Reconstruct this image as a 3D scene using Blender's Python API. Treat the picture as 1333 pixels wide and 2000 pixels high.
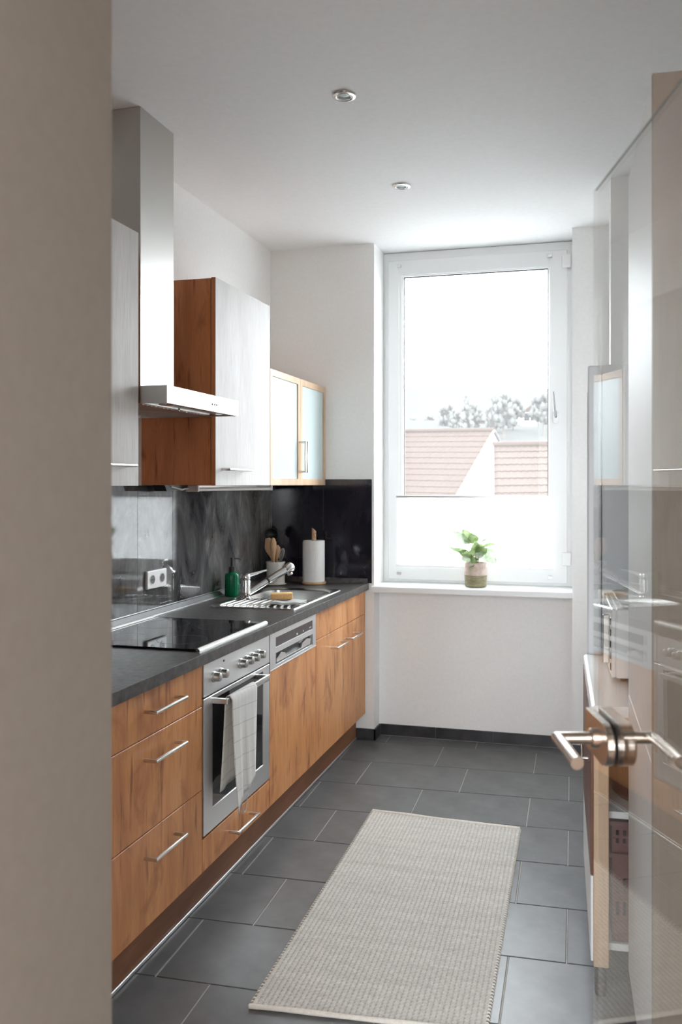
import bpy, bmesh, math, random
from mathutils import Vector, Matrix
random.seed(7)
for o in list(bpy.data.objects): bpy.data.objects.remove(o)
scene = bpy.context.scene
COL = scene.collection
PI = math.pi

# ------------------------------------------------------------------ camera, sky, exposure
FPX, PPX, HORIZ, YAW = 1650.0, 748.0, 946.0, math.atan((1170-748)/1650.0)
cd = bpy.data.cameras.new('camera'); cam = bpy.data.objects.new('camera', cd); COL.objects.link(cam)
cd.sensor_fit = 'HORIZONTAL'; cd.sensor_width = 24.0
cd.lens = FPX/1333*24
cd.shift_x = (666.5-PPX)/2000*(2000/1333.0)
cd.shift_y = (HORIZ-1000)/1333.0
cam.location = (0, 0, 1.457)
cam.rotation_euler = (PI/2, 0, YAW)
cd.clip_start = 0.02; cd.clip_end = 2000
cd.dof.use_dof = True; cd.dof.focus_distance = 3.3; cd.dof.aperture_fstop = 4.5
scene.camera = cam

SKY = 15.5
w = bpy.data.worlds.new('sky'); scene.world = w; w.use_nodes = True
bg = w.node_tree.nodes['Background']
bg.inputs[0].default_value = (0.93, 0.975, 1.02, 1); bg.inputs[1].default_value = SKY
# light portal in the window opening (sampling of the daylight that comes in through it)
pl = bpy.data.lights.new('window_portal', 'AREA'); pl.shape = 'RECTANGLE'; pl.size = 1.1; pl.size_y = 1.95
pl.cycles.is_portal = True
po = bpy.data.objects.new('window_portal', pl); COL.objects.link(po)
po.location = (-0.69, 5.0, 1.85); po.rotation_euler = (-PI/2, 0, 0)
pl2 = bpy.data.lights.new('fill_window_portal', 'AREA'); pl2.shape = 'RECTANGLE'; pl2.size = 2.4; pl2.size_y = 2.0  # portal for the unseen fill window added in the hall
pl2.cycles.is_portal = True
po2 = bpy.data.objects.new('fill_window_portal', pl2); COL.objects.link(po2)
po2.location = (-0.3, -2.30, 1.65); po2.rotation_euler = (PI/2, 0, 0)
# unseen warm lamp added behind the camera as fill light
hl = bpy.data.lights.new('added_fill_light', 'AREA'); hl.shape = 'DISK'; hl.size = 0.5; hl.energy = 25; hl.color = (1.0, 0.84, 0.68)
ho = bpy.data.objects.new('added_fill_light', hl); COL.objects.link(ho)
ho.location = (0.3, -1.2, 2.6)
vs = scene.view_settings
vs.view_transform = 'Standard'; vs.look = 'None'; vs.gamma = 1.0; vs.use_curve_mapping = False
vs.exposure = 0.28
scene.cycles.max_bounces = 14; scene.cycles.diffuse_bounces = 8; scene.cycles.transparent_max_bounces = 16

# ------------------------------------------------------------------ materials
def new_mat(name):
    m = bpy.data.materials.new(name); m.use_nodes = True
    nt = m.node_tree; b = nt.nodes['Principled BSDF']
    return m, nt, b
def setp(b, col=None, rough=0.5, metal=0.0, spec=0.5, coat=0.0, coatr=0.05, ior=1.5):
    if col is not None: b.inputs['Base Color'].default_value = (*col, 1)
    b.inputs['Roughness'].default_value = rough; b.inputs['Metallic'].default_value = metal
    b.inputs['Specular IOR Level'].default_value = spec
    b.inputs['Coat Weight'].default_value = coat; b.inputs['Coat Roughness'].default_value = coatr
    b.inputs['IOR'].default_value = ior
def tex_noise(nt, scale, detail=4, rough=0.55, mp=(1, 1, 1), dist=0.0):
    tc = nt.nodes.new('ShaderNodeTexCoord'); mpn = nt.nodes.new('ShaderNodeMapping'); n = nt.nodes.new('ShaderNodeTexNoise')
    mpn.inputs['Scale'].default_value = mp
    nt.links.new(tc.outputs['Object'], mpn.inputs['Vector']); nt.links.new(mpn.outputs[0], n.inputs['Vector'])
    n.inputs['Scale'].default_value = scale; n.inputs['Detail'].default_value = detail
    n.inputs['Roughness'].default_value = rough; n.inputs['Distortion'].default_value = dist
    return n
def ramp(nt, src, stops):
    r = nt.nodes.new('ShaderNodeValToRGB'); cr = r.color_ramp
    while len(cr.elements) < len(stops): cr.elements.new(0.5)
    for e, (p, c) in zip(cr.elements, stops):
        e.position = p; e.color = (*c, 1) if len(c) == 3 else c
    nt.links.new(src, r.inputs[0]); return r
def bump(nt, src, b, strength, dist=0.01):
    bn = nt.nodes.new('ShaderNodeBump'); bn.inputs['Strength'].default_value = strength; bn.inputs['Distance'].default_value = dist
    nt.links.new(src, bn.inputs['Height']); nt.links.new(bn.outputs[0], b.inputs['Normal'])
def mix_rgb(nt, mode, fac, a, c):
    m = nt.nodes.new('ShaderNodeMix'); m.data_type = 'RGBA'; m.blend_type = mode
    if isinstance(fac, float): m.inputs[0].default_value = fac
    else: nt.links.new(fac, m.inputs[0])
    for s, v in ((6, a), (7, c)):
        if isinstance(v, tuple): m.inputs[s].default_value = (*v, 1)
        else: nt.links.new(v, m.inputs[s])
    return m.outputs[2]
def plain(name, col, rough=0.5, metal=0.0, **k):
    m, nt, b = new_mat(name); setp(b, col, rough, metal, **k); return m
def speck(name, c1, c2, scale, rough=0.5, bmp=0.0, mp=(1, 1, 1), lo=0.35, hi=0.65, detail=5, bdist=0.005, **k):
    m, nt, b = new_mat(name); setp(b, c1, rough, **k)
    n = tex_noise(nt, scale, detail, 0.6, mp); r = ramp(nt, n.outputs['Fac'], [(lo, c1), (hi, c2)])
    nt.links.new(r.outputs[0], b.inputs['Base Color'])
    if bmp: bump(nt, n.outputs['Fac'], b, bmp, bdist)
    return m
def wood(name, dark, mid, light, mp, rough=0.42, spec=0.5, coat=0.0, knots=True, coatr=0.45):
    m, nt, b = new_mat(name); setp(b, mid, rough, spec=spec, coat=coat, coatr=coatr)
    s1 = tuple(q*0.5 if q > 1 else q*1.1 for q in mp)
    n1 = tex_noise(nt, 3.0, 6, 0.58, s1, 0.5)
    r1 = ramp(nt, n1.outputs['Fac'], [(0.28, dark), (0.50, mid), (0.74, light)])
    n2 = tex_noise(nt, 34, 4, 0.65, tuple(q if q > 1 else q*0.6 for q in mp))
    r2 = ramp(nt, n2.outputs['Fac'], [(0.30, (0.80, 0.76, 0.73)), (0.56, (1, 1, 1))])
    c = mix_rgb(nt, 'MULTIPLY', 0.7, r1.outputs[0], r2.outputs[0])
    if knots:
        n3 = tex_noise(nt, 11, 3, 0.5, tuple(q*0.7 if q > 1 else q*0.8 for q in mp), 0.3)
        r3 = ramp(nt, n3.outputs['Fac'], [(0.60, (1, 1, 1)), (0.70, (0.50, 0.38, 0.32))])
        c = mix_rgb(nt, 'MULTIPLY', 0.85, c, r3.outputs[0])
        n4 = tex_noise(nt, 2.4, 4, 0.55, tuple(q*0.36 if q > 1 else q*2.2 for q in mp), 1.6)
        r4 = ramp(nt, n4.outputs['Fac'], [(0.58, (1, 1, 1)), (0.72, (0.50, 0.37, 0.31))])
        c = mix_rgb(nt, 'MULTIPLY', 0.8, c, r4.outputs[0])
    nt.links.new(c, b.inputs['Base Color'])
    bump(nt, n2.outputs['Fac'], b, 0.04, 0.002)
    return m
M = {}
M['wall'] = speck('wall_paint', (0.87, 0.87, 0.86), (0.90, 0.90, 0.89), 60, 0.75, 0.12)
M['ceiling'] = speck('ceiling_paint', (0.87, 0.88, 0.885), (0.90, 0.905, 0.91), 40, 0.8, 0.08)
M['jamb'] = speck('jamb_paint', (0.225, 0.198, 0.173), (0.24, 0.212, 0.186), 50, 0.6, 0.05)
M['hall'] = speck('hall_paint', (0.82, 0.81, 0.79), (0.86, 0.85, 0.83), 40, 0.8)
M['hallfloor'] = wood('hall_floor_wood', (0.16, 0.09, 0.05), (0.28, 0.16, 0.09), (0.36, 0.22, 0.12), (6, 0.5, 6))
OAKD, OAKM, OAKL = (0.52, 0.205, 0.072), (0.70, 0.318, 0.120), (0.80, 0.42, 0.185)
M['oak'] = wood('oak_veneer', OAKD, OAKM, OAKL, (5, 5, 0.45), 0.40)
M['whitegrain'] = wood('white_wood_grain', (0.60, 0.575, 0.555), (0.68, 0.66, 0.645), (0.74, 0.725, 0.715), (5, 5, 0.45), 0.50, spec=0.32, knots=False)
M['oakside'] = wood('oak_carcass', (0.42, 0.14, 0.055), (0.60, 0.225, 0.095), (0.70, 0.29, 0.13), (5, 5, 0.45), 0.45)
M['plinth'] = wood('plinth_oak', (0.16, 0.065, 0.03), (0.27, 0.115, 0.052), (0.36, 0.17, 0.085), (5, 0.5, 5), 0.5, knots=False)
M['lightwood'] = wood('light_wood_edge', (0.50, 0.33, 0.20), (0.62, 0.43, 0.28), (0.70, 0.52, 0.36), (5, 5, 0.5), 0.4, knots=False)
M['beech'] = wood('beech', (0.50, 0.29, 0.15), (0.62, 0.39, 0.22), (0.70, 0.47, 0.29), (9, 9, 0.8), 0.5, knots=False)
M['worktop'] = speck('worktop_laminate', (0.036, 0.034, 0.035), (0.115, 0.106, 0.100), 38, 0.40, 0.12, lo=0.33, hi=0.72, detail=8)
M['tile'] = speck('floor_slate_tile', (0.098, 0.102, 0.107), (0.158, 0.163, 0.169), 7, 0.36, 0.06, lo=0.3, hi=0.72, detail=9)
M['grout'] = speck('grout', (0.42, 0.40, 0.37), (0.50, 0.48, 0.45), 60, 0.9)
M['skirt'] = speck('skirting_tile', (0.022, 0.022, 0.026), (0.045, 0.044, 0.048), 14, 0.35, 0.03)
M['skirtgrout'] = plain('skirting_grout', (0.16, 0.155, 0.15), 0.9)
# backsplash: glossy laminate with soft vertical smears
m, nt, b = new_mat('backsplash_panel'); setp(b, (0.04, 0.04, 0.045), 0.045, spec=0.6)
n = tex_noise(nt, 3.2, 9, 0.68, (1.6, 1.6, 0.7), 1.5); n2 = tex_noise(nt, 30, 4, 0.6, (2, 2, 0.25))
r = ramp(nt, n.outputs['Fac'], [(0.34, (0.035, 0.034, 0.038)), (0.55, (0.11, 0.108, 0.108)), (0.75, (0.25, 0.245, 0.235))])
r2 = ramp(nt, n2.outputs['Fac'], [(0.3, (0.6, 0.6, 0.6)), (0.65, (1, 1, 1))])
nt.links.new(mix_rgb(nt, 'MULTIPLY', 0.7, r.outputs[0], r2.outputs[0]), b.inputs['Base Color'])
M['splash'] = m
m, nt, b = new_mat('backsplash_dark_panel'); setp(b, (0.012, 0.011, 0.017), 0.09, spec=0.55)
n = tex_noise(nt, 4, 8, 0.65, (1.5, 1.5, 0.7), 1.0)
r = ramp(nt, n.outputs['Fac'], [(0.4, (0.010, 0.009, 0.015)), (0.75, (0.026, 0.022, 0.030))])
nt.links.new(r.outputs[0], b.inputs['Base Color']); M['splashdark'] = m
def brushed(name, col, rough, mp, var=0.12):
    m, nt, b = new_mat(name); setp(b, col, rough, 1.0)
    n = tex_noise(nt, 30, 4, 0.6, mp)
    mr = nt.nodes.new('ShaderNodeMapRange'); mr.inputs[3].default_value = rough-var*0.5; mr.inputs[4].default_value = rough+var*0.5
    nt.links.new(n.outputs['Fac'], mr.inputs[0]); nt.links.new(mr.outputs[0], b.inputs['Roughness'])
    return m
M['steel'] = brushed('brushed_steel', (0.60, 0.595, 0.58), 0.34, (1, 14, 14))
M['steelv'] = brushed('brushed_steel_upright', (0.60, 0.585, 0.56), 0.30, (14, 14, 0.6))
M['panelsteel'] = brushed('appliance_steel', (0.78, 0.79, 0.80), 0.42, (1, 0.6, 14))
M['satin'] = plain('satin_nickel', (0.68, 0.66, 0.63), 0.26, 1.0)
M['chrome'] = plain('chrome', (0.80, 0.80, 0.80), 0.08, 1.0)
M['windowhandle'] = plain('window_handle_metal', (0.36, 0.36, 0.36), 0.35, 1.0)
M['sink'] = plain('sink_steel', (0.62, 0.62, 0.61), 0.24, 1.0)
M['alu'] = plain('aluminium', (0.75, 0.75, 0.75), 0.3, 1.0)
M['doormetal'] = plain('door_furniture_metal', (0.60, 0.52, 0.46), 0.24, 1.0)
M['blackglass'] = plain('black_glass', (0.008, 0.008, 0.009), 0.04, spec=0.6)
M['ovenglass'] = plain('oven_glass', (0.012, 0.012, 0.014), 0.05, spec=0.6)
M['black'] = plain('black_plastic', (0.012, 0.012, 0.013), 0.4)
M['blackrubber'] = plain('black_seal', (0.006, 0.006, 0.007), 0.7)
M['panelgrey'] = plain('dishwasher_display', (0.055, 0.045, 0.05), 0.25)
M['white'] = plain('white_lacquer', (0.82, 0.82, 0.81), 0.35)
M['pvc'] = plain('white_pvc', (0.85, 0.86, 0.86), 0.38)
M['sill'] = plain('sill_white', (0.86, 0.87, 0.87), 0.4)
M['ceramic'] = plain('white_ceramic', (0.78, 0.76, 0.72), 0.3)
M['paper'] = speck('kitchen_paper', (0.80, 0.79, 0.77), (0.86, 0.85, 0.83), 180, 0.9, 0.3)
M['socket'] = plain('socket_white', (0.85, 0.85, 0.84), 0.35)
M['sponge'] = speck('sponge', (0.72, 0.42, 0.16), (0.86, 0.56, 0.26), 160, 0.95, 0.5)
M['soil'] = speck('soil', (0.03, 0.02, 0.013), (0.08, 0.055, 0.035), 120, 0.95, 0.5)
M['cardside'] = speck('cabinet_side_beige', (0.27, 0.215, 0.172), (0.295, 0.235, 0.188), 20, 0.5, mp=(4, 4, 0.4))
M['fridge'] = plain('fridge_white', (0.66, 0.68, 0.70), 0.35)
M['frontwhite'] = plain('cabinet_front_white', (0.74, 0.74, 0.73), 0.3)
M['cupboardwhite'] = plain('cupboard_matt_white', (0.86, 0.86, 0.855), 0.5, spec=0.4)
M['darkwood'] = wood('dark_wood_front', (0.07, 0.025, 0.015), (0.13, 0.05, 0.03), (0.19, 0.08, 0.05), (5, 5, 0.5), 0.4, knots=False)
M['basket'] = speck('basket_plastic', (0.12, 0.035, 0.03), (0.17, 0.055, 0.045), 60, 0.5, 0.2, mp=(1, 1, 6))
M['pot'] = plain('brown_pot', (0.06, 0.022, 0.018), 0.3)
M['greenpack'] = speck('green_pack', (0.02, 0.09, 0.05), (0.10, 0.22, 0.12), 20, 0.4)
M['bread'] = speck('bread_crust', (0.30, 0.13, 0.05), (0.46, 0.24, 0.10), 20, 0.7, 0.3)
M['profilegrey'] = plain('worktop_profile_grey', (0.085, 0.085, 0.088), 0.45)
M['led'] = plain('display_mark', (0.75, 0.75, 0.75), 0.5)
M['cable'] = plain('white_cable', (0.7, 0.7, 0.68), 0.5)
def glass_thin(name, tint, trans=0.86, veil=0.0, gloss=0.02, ior=1.5, haze=(1.0, 0.97, 0.94)):
    # a clear sheet: see-through, mirror-like by Fresnel, plus a translucent veil imitating glare and haze
    m, nt, b = new_mat(name); nt.nodes.remove(b); out = nt.nodes['Material Output']
    tr = nt.nodes.new('ShaderNodeBsdfTransparent'); tr.inputs[0].default_value = (*tint, 1)
    gl = nt.nodes.new('ShaderNodeBsdfGlossy'); gl.inputs['Roughness'].default_value = gloss
    lw = nt.nodes.new('ShaderNodeLayerWeight'); lw.inputs[0].default_value = 0.5
    pw = nt.nodes.new('ShaderNodeMath'); pw.operation = 'POWER'; pw.inputs[1].default_value = 5.0; nt.links.new(lw.outputs['Facing'], pw.inputs[0])
    r0 = ((ior-1)/(ior+1))**2
    ma = nt.nodes.new('ShaderNodeMath'); ma.operation = 'MULTIPLY_ADD'; ma.inputs[1].default_value = 1-r0; ma.inputs[2].default_value = r0; nt.links.new(pw.outputs[0], ma.inputs[0])
    mx = nt.nodes.new('ShaderNodeMixShader'); nt.links.new(ma.outputs[0], mx.inputs[0])
    if veil:
        tl = nt.nodes.new('ShaderNodeBsdfTranslucent'); tl.inputs[0].default_value = (*haze, 1)
        m2 = nt.nodes.new('ShaderNodeMixShader'); m2.inputs[0].default_value = veil
        nt.links.new(tr.outputs[0], m2.inputs[1]); nt.links.new(tl.outputs[0], m2.inputs[2]); first = m2.outputs[0]
    else: first = tr.outputs[0]
    nt.links.new(first, mx.inputs[1]); nt.links.new(gl.outputs[0], mx.inputs[2]); nt.links.new(mx.outputs[0], out.inputs[0])
    return m
M['winglass'] = glass_thin('window_glass', (0.95, 0.97, 0.97), veil=0.045, ior=1.15)
M['doorglass'] = glass_thin('door_glass', (0.975, 0.98, 0.975), ior=1.58, gloss=0.0)
def translucent(name, col, fac=0.5, colt=None, rough=0.5):
    m, nt, b = new_mat(name); setp(b, col, rough); out = nt.nodes['Material Output']
    tl = nt.nodes.new('ShaderNodeBsdfTranslucent'); tl.inputs[0].default_value = (*(colt or col), 1)
    mx = nt.nodes.new('ShaderNodeMixShader'); mx.inputs[0].default_value = fac
    nt.links.new(b.outputs[0], mx.inputs[1]); nt.links.new(tl.outputs[0], mx.inputs[2]); nt.links.new(mx.outputs[0], out.inputs[0])
    return m, nt, b, tl
M['blind'] = translucent('pleated_blind_fabric', (0.88, 0.88, 0.87), 0.65)[0]
M['frost'] = plain('frosted_glass', (0.60, 0.70, 0.71), 0.22, spec=0.6)
def leafmat(name, c1, c2):
    m, nt, b, tl = translucent(name, c1, 0.45, c2, 0.4)
    n = tex_noise(nt, 40, 4); r = ramp(nt, n.outputs['Fac'], [(0.35, c1), (0.65, c2)])
    nt.links.new(r.outputs[0], b.inputs['Base Color']); nt.links.new(r.outputs[0], tl.inputs[0]); return m
M['leaf'] = leafmat('plant_leaf', (0.15, 0.25, 0.085), (0.36, 0.45, 0.23))
M['leafpale'] = leafmat('plant_leaf_pale', (0.30, 0.39, 0.26), (0.55, 0.60, 0.48))
M['stem'] = plain('plant_stem', (0.16, 0.24, 0.06), 0.5)
M['potglaze'] = speck('pot_upper_glaze', (0.50, 0.37, 0.30), (0.62, 0.52, 0.46), 45, 0.5, 0.05)
M['potlow'] = speck('pot_lower_glaze', (0.20, 0.17, 0.09), (0.30, 0.28, 0.17), 30, 0.5, 0.05, mp=(1, 1, 4))
m, nt, b = new_mat('green_glass_bottle'); setp(b, (0.003, 0.24, 0.105), 0.04, ior=1.45); b.inputs['Transmission Weight'].default_value = 0.45; M['greenglass'] = m
# kitchen towel with faint thin check
m, nt, b, tl = translucent('tea_towel', (0.82, 0.82, 0.80), 0.12, (0.74, 0.66, 0.50), 0.9)
tc = nt.nodes.new('ShaderNodeTexCoord'); sep = nt.nodes.new('ShaderNodeSeparateXYZ'); nt.links.new(tc.outputs['UV'], sep.inputs[0])
def lines(nt, src, per, wd):
    a = nt.nodes.new('ShaderNodeMath'); a.operation = 'DIVIDE'; a.inputs[1].default_value = per; nt.links.new(src, a.inputs[0])
    f = nt.nodes.new('ShaderNodeMath'); f.operation = 'FRACT'; nt.links.new(a.outputs[0], f.inputs[0])
    l = nt.nodes.new('ShaderNodeMath'); l.operation = 'LESS_THAN'; l.inputs[1].default_value = wd/per; nt.links.new(f.outputs[0], l.inputs[0]); return l.outputs[0]
lx = lines(nt, sep.outputs[0], 0.058, 0.003); ly = lines(nt, sep.outputs[1], 0.058, 0.003)
mxn = nt.nodes.new('ShaderNodeMath'); mxn.operation = 'MAXIMUM'; nt.links.new(lx, mxn.inputs[0]); nt.links.new(ly, mxn.inputs[1])
cc = mix_rgb(nt, 'MIX', mxn.outputs[0], (0.82, 0.82, 0.80), (0.60, 0.61, 0.60))
nt.links.new(cc, b.inputs['Base Color']); M['towel'] = m
m, nt, b = new_mat('woven_rug'); setp(b, (0.62, 0.58, 0.52), 0.95, spec=0.1)
n = tex_noise(nt, 90, 4, 0.7, (1, 1, 1)); n2 = tex_noise(nt, 4, 4, 0.6, (0.4, 6, 1))
r = ramp(nt, n.outputs['Fac'], [(0.3, (0.52, 0.50, 0.465)), (0.65, (0.69, 0.67, 0.635))])
r2 = ramp(nt, n2.outputs['Fac'], [(0.35, (0.88, 0.88, 0.88)), (0.6, (1, 1, 1))])
c = mix_rgb(nt, 'MULTIPLY', 0.8, r.outputs[0], r2.outputs[0])
at = nt.nodes.new('ShaderNodeAttribute'); at.attribute_name = 'warp'      # grey warp thread showing between the cotton loops
rw = ramp(nt, at.outputs['Fac'], [(0.10, (1, 1, 1)), (0.75, (0.66, 0.645, 0.61))])
c = mix_rgb(nt, 'MULTIPLY', 1.0, c, rw.outputs[0])
nt.links.new(c, b.inputs['Base Color']); bump(nt, n.outputs['Fac'], b, 0.3, 0.003); M['rug'] = m
M['rughem'] = speck('rug_hem', (0.70, 0.66, 0.60), (0.80, 0.77, 0.71), 90, 0.95, 0.3)
M['rooftile'] = speck('darkened_roof_tile', (0.0295, 0.0200, 0.0160), (0.033, 0.0225, 0.0182), 3, 0.9, spec=0.1)  # tile colour darkened so the courses stay readable under the bright sky
M['render'] = plain('house_render', (0.55, 0.54, 0.52), 0.9)
M['fascia'] = plain('verge_board', (0.038, 0.038, 0.038), 0.8)
M['meadow'] = speck('hillside', (0.0370, 0.0385, 0.0370), (0.0395, 0.0405, 0.0390), 0.05, 0.95, spec=0.0)
M['tree'] = speck('tree_crown', (0.060, 0.063, 0.060), (0.070, 0.072, 0.069), 0.6, 0.95, spec=0.0)
M['paving'] = speck('pale_paving', (0.12, 0.12, 0.117), (0.16, 0.16, 0.155), 0.3, 0.9)
M['bark'] = plain('tree_bark', (0.05, 0.04, 0.03), 0.9)

# ------------------------------------------------------------------ mesh helpers
MATW = {}
def tag(o, label=None, cat=None, group=None, kind=None):
    if label: o['label'] = label
    if cat: o['category'] = cat
    if group: o['group'] = group
    if kind: o['kind'] = kind
    return o
def thing(name, label, cat, loc=(0, 0, 0), rotz=0.0, group=None, local=False, kind=None):
    o = bpy.data.objects.new(name, None); COL.objects.link(o); o.empty_display_size = 0.1
    o.location = loc; o.rotation_euler = (0, 0, rotz)
    MATW[o] = Matrix.Identity(4) if local else (Matrix.Translation(loc) @ Matrix.Rotation(rotz, 4, 'Z'))
    return tag(o, label, cat, group, kind)
def link(name, me, mat, parent=None, smooth=False):
    o = bpy.data.objects.new(name, me); COL.objects.link(o)
    if mat is not None:
        me.materials.clear(); me.materials.append(M[mat] if isinstance(mat, str) else mat)
    if smooth:
        for p in me.polygons: p.use_smooth = True
    if parent is not None:
        o.parent = parent
        if parent in MATW: o.matrix_parent_inverse = MATW[parent].inverted()
    return o
def fin(name, bm, mat, parent=None, smooth=False, angle=None):
    bmesh.ops.recalc_face_normals(bm, faces=bm.faces[:])
    me = bpy.data.meshes.new(name); bm.to_mesh(me); bm.free()
    o = link(name, me, mat, parent, smooth)
    if smooth and angle is None: angle = 40
    if smooth:
        me.set_sharp_from_angle(angle=math.radians(angle))
    return o
def add_box(bm, x0, x1, y0, y1, z0, z1, bev=0.0, seg=1):
    vs = [bm.verts.new((x, y, z)) for x in (x0, x1) for y in (y0, y1) for z in (z0, z1)]
    fs = [bm.faces.new([vs[i] for i in q]) for q in ((0, 1, 3, 2), (4, 6, 7, 5), (0, 4, 5, 1), (2, 3, 7, 6), (0, 2, 6, 4), (1, 5, 7, 3))]
    if bev > 0:
        es = list({e for f in fs for e in f.edges})
        bmesh.ops.bevel(bm, geom=es, offset=bev, segments=seg, profile=0.5, affect='EDGES')
def box(name, x0, x1, y0, y1, z0, z1, mat, parent=None, bev=0.0015, seg=1):
    bm = bmesh.new(); add_box(bm, x0, x1, y0, y1, z0, z1, bev, seg); return fin(name, bm, mat, parent)
def add_tube(bm, pts, r, seg=12, caps=True):
    pts = [Vector(p) for p in pts]; n = len(pts)
    rs = r if isinstance(r, (list, tuple)) else [r]*n
    t0 = (pts[1]-pts[0]).normalized()
    up = Vector((0, 0, 1)) if abs(t0.z) < 0.9 else Vector((1, 0, 0))
    nrm = (up - t0*up.dot(t0)).normalized(); rings = []
    prev = t0
    for i in range(n):
        if i == 0: t = t0; d = t0; k = 1
        elif i == n-1: t = (pts[i]-pts[i-1]).normalized(); d = t; k = 1
        else:
            a = (pts[i]-pts[i-1]).normalized(); c = (pts[i+1]-pts[i]).normalized(); d = (a+c)
            d = d.normalized() if d.length > 1e-6 else a; k = 1
        q = prev.rotation_difference(d); nrm = (q @ nrm); nrm = (nrm - d*nrm.dot(d)).normalized(); prev = d
        bi = d.cross(nrm)
        if 0 < i < n-1:
            a = (pts[i]-pts[i-1]).normalized(); cosh = max(0.4, a.dot(d)); st = 1/cosh
            cdir = ((pts[i+1]-pts[i]).normalized()-a)
            cdir = cdir.normalized() if cdir.length > 1e-6 else None
        else: st, cdir = 1, None
        ring = []
        for j in range(seg):
            an = 2*PI*j/seg; v = (nrm*math.cos(an)+bi*math.sin(an))*rs[i]
            if cdir is not None: v = v + cdir*(v.dot(cdir)*(st-1))
            ring.append(bm.verts.new(pts[i]+v))
        rings.append(ring)
    for i in range(n-1):
        for j in range(seg):
            bm.faces.new((rings[i][j], rings[i][(j+1) % seg], rings[i+1][(j+1) % seg], rings[i+1][j]))
    if caps: bm.faces.new(rings[0][::-1]); bm.faces.new(rings[-1])
def tube(name, pts, r, mat, parent=None, seg=12):
    bm = bmesh.new(); add_tube(bm, pts, r, seg); return fin(name, bm, mat, parent, True)
def add_lathe(bm, prof, c=(0, 0, 0), seg=28, axis='Z', fn=None):
    rings = []
    for (r, z) in prof:
        ring = []
        for j in range(seg):
            a = 2*PI*j/seg; rr = r*(fn(a, z) if fn else 1)
            p = Vector((rr*math.cos(a), rr*math.sin(a), z))
            if axis == 'X': p = Vector((p.z, p.x, p.y))
            elif axis == 'Y': p = Vector((p.x, p.z, p.y))
            ring.append(bm.verts.new(p+Vector(c)))
        rings.append(ring)
    for i in range(len(rings)-1):
        for j in range(seg):
            bm.faces.new((rings[i][j], rings[i][(j+1) % seg], rings[i+1][(j+1) % seg], rings[i+1][j]))
    if prof[0][0] > 1e-6: bm.faces.new(rings[0][::-1])
    if prof[-1][0] > 1e-6: bm.faces.new(rings[-1])
    bmesh.ops.remove_doubles(bm, verts=[v for rg in rings for v in rg], dist=1e-6)
def lathe(name, prof, c, mat, parent=None, seg=28, axis='Z', fn=None, angle=35):
    bm = bmesh.new(); add_lathe(bm, prof, c, seg, axis, fn); return fin(name, bm, mat, parent, True, angle)
def ring_prism(name, outer, inner, a0, a1, mat, parent, mk, bev=0.0):
    # frame between two rectangles (x0,x1,z0,z1), extruded from a0 to a1; mk(p, q, a) -> 3D point
    bm = bmesh.new()
    def rect(r, a): return [bm.verts.new(mk(p, q, a)) for p, q in ((r[0], r[2]), (r[1], r[2]), (r[1], r[3]), (r[0], r[3]))]
    o0, o1, i0, i1 = rect(outer, a0), rect(outer, a1), rect(inner, a0), rect(inner, a1)
    for k in range(4):
        l = (k+1) % 4
        bm.faces.new((o0[k], o0[l], i0[l], i0[k])); bm.faces.new((o1[k], i1[k], i1[l], o1[l]))
        bm.faces.new((o0[k], o1[k], o1[l], o0[l])); bm.faces.new((i0[k], i0[l], i1[l], i1[k]))
    if bev: bmesh.ops.bevel(bm, geom=bm.edges[:], offset=bev, segments=1, affect='EDGES')
    return fin(name, bm, mat, parent)
def prism(name, poly, mk, a0, a1, mat, parent=None, bev=0.0, smooth=False):
    bm = bmesh.new(); A = [bm.verts.new(mk(p, q, a0)) for p, q in poly]; B = [bm.verts.new(mk(p, q, a1)) for p, q in poly]
    n = len(poly); bm.faces.new(A); bm.faces.new(B[::-1])
    for k in range(n): bm.faces.new((A[k], B[k], B[(k+1) % n], A[(k+1) % n]))
    if bev: bmesh.ops.bevel(bm, geom=bm.edges[:], offset=bev, segments=1, affect='EDGES')
    return fin(name, bm, mat, parent, smooth)
XZ = lambda p, q, a: (p, a, q)
YZ = lambda p, q, a: (a, p, q)
XY = lambda p, q, a: (p, q, a)
def rrect(x0, x1, y0, y1, r, seg=6):
    out = []
    for cx, cy, s in ((x1-r, y1-r, 0), (x0+r, y1-r, 1), (x0+r, y0+r, 2), (x1-r, y0+r, 3)):
        for k in range(seg+1):
            a = (s+k/seg)*PI/2; out.append((cx+r*math.cos(a), cy+r*math.sin(a)))
    return out

# ------------------------------------------------------------------ dimensions
H = 2.83; XW = -1.87; YB = 4.65; YN = 4.77; YF = 4.87
XN0, XN1 = -1.24, -0.138
XFRONT = -1.29; WT = 0.893
# ------------------------------------------------------------------ the setting
def struct(name, label, cat, *a, **k):
    o = box(name, *a, **k); return tag(o, label, cat, kind='structure')
struct('wall_left', 'white plastered wall behind the kitchen units', 'wall', XW-0.15, XW, 0.65, 5.1, -0.1, H+0.1, 'wall', bev=0)
struct('wall_back', 'white end wall between wall cabinets and window niche', 'wall', XW, XN0, YB, 5.1, -0.1, H+0.1, 'wall', bev=0)
struct('wall_window', 'white parapet wall under the window sill', 'wall', XN0, XN1, YN, 5.1, -0.1, 0.845, 'wall', bev=0)
struct('wall_corner', 'white wall pier to the right of the window', 'wall', XN1, 0.9, 4.635, 5.1, -0.1, H+0.1, 'wall', bev=0)
struct('wall_chimney', 'white wall projection behind the fridge', 'wall', 0.053, 0.9, 3.92, 4.635, -0.1, H+0.1, 'wall', bev=0)
struct('wall_right', 'white wall behind the tall cupboard', 'wall', 0.78, 0.9, 0.65, 3.92, -0.1, H+0.1, 'wall', bev=0)
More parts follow.
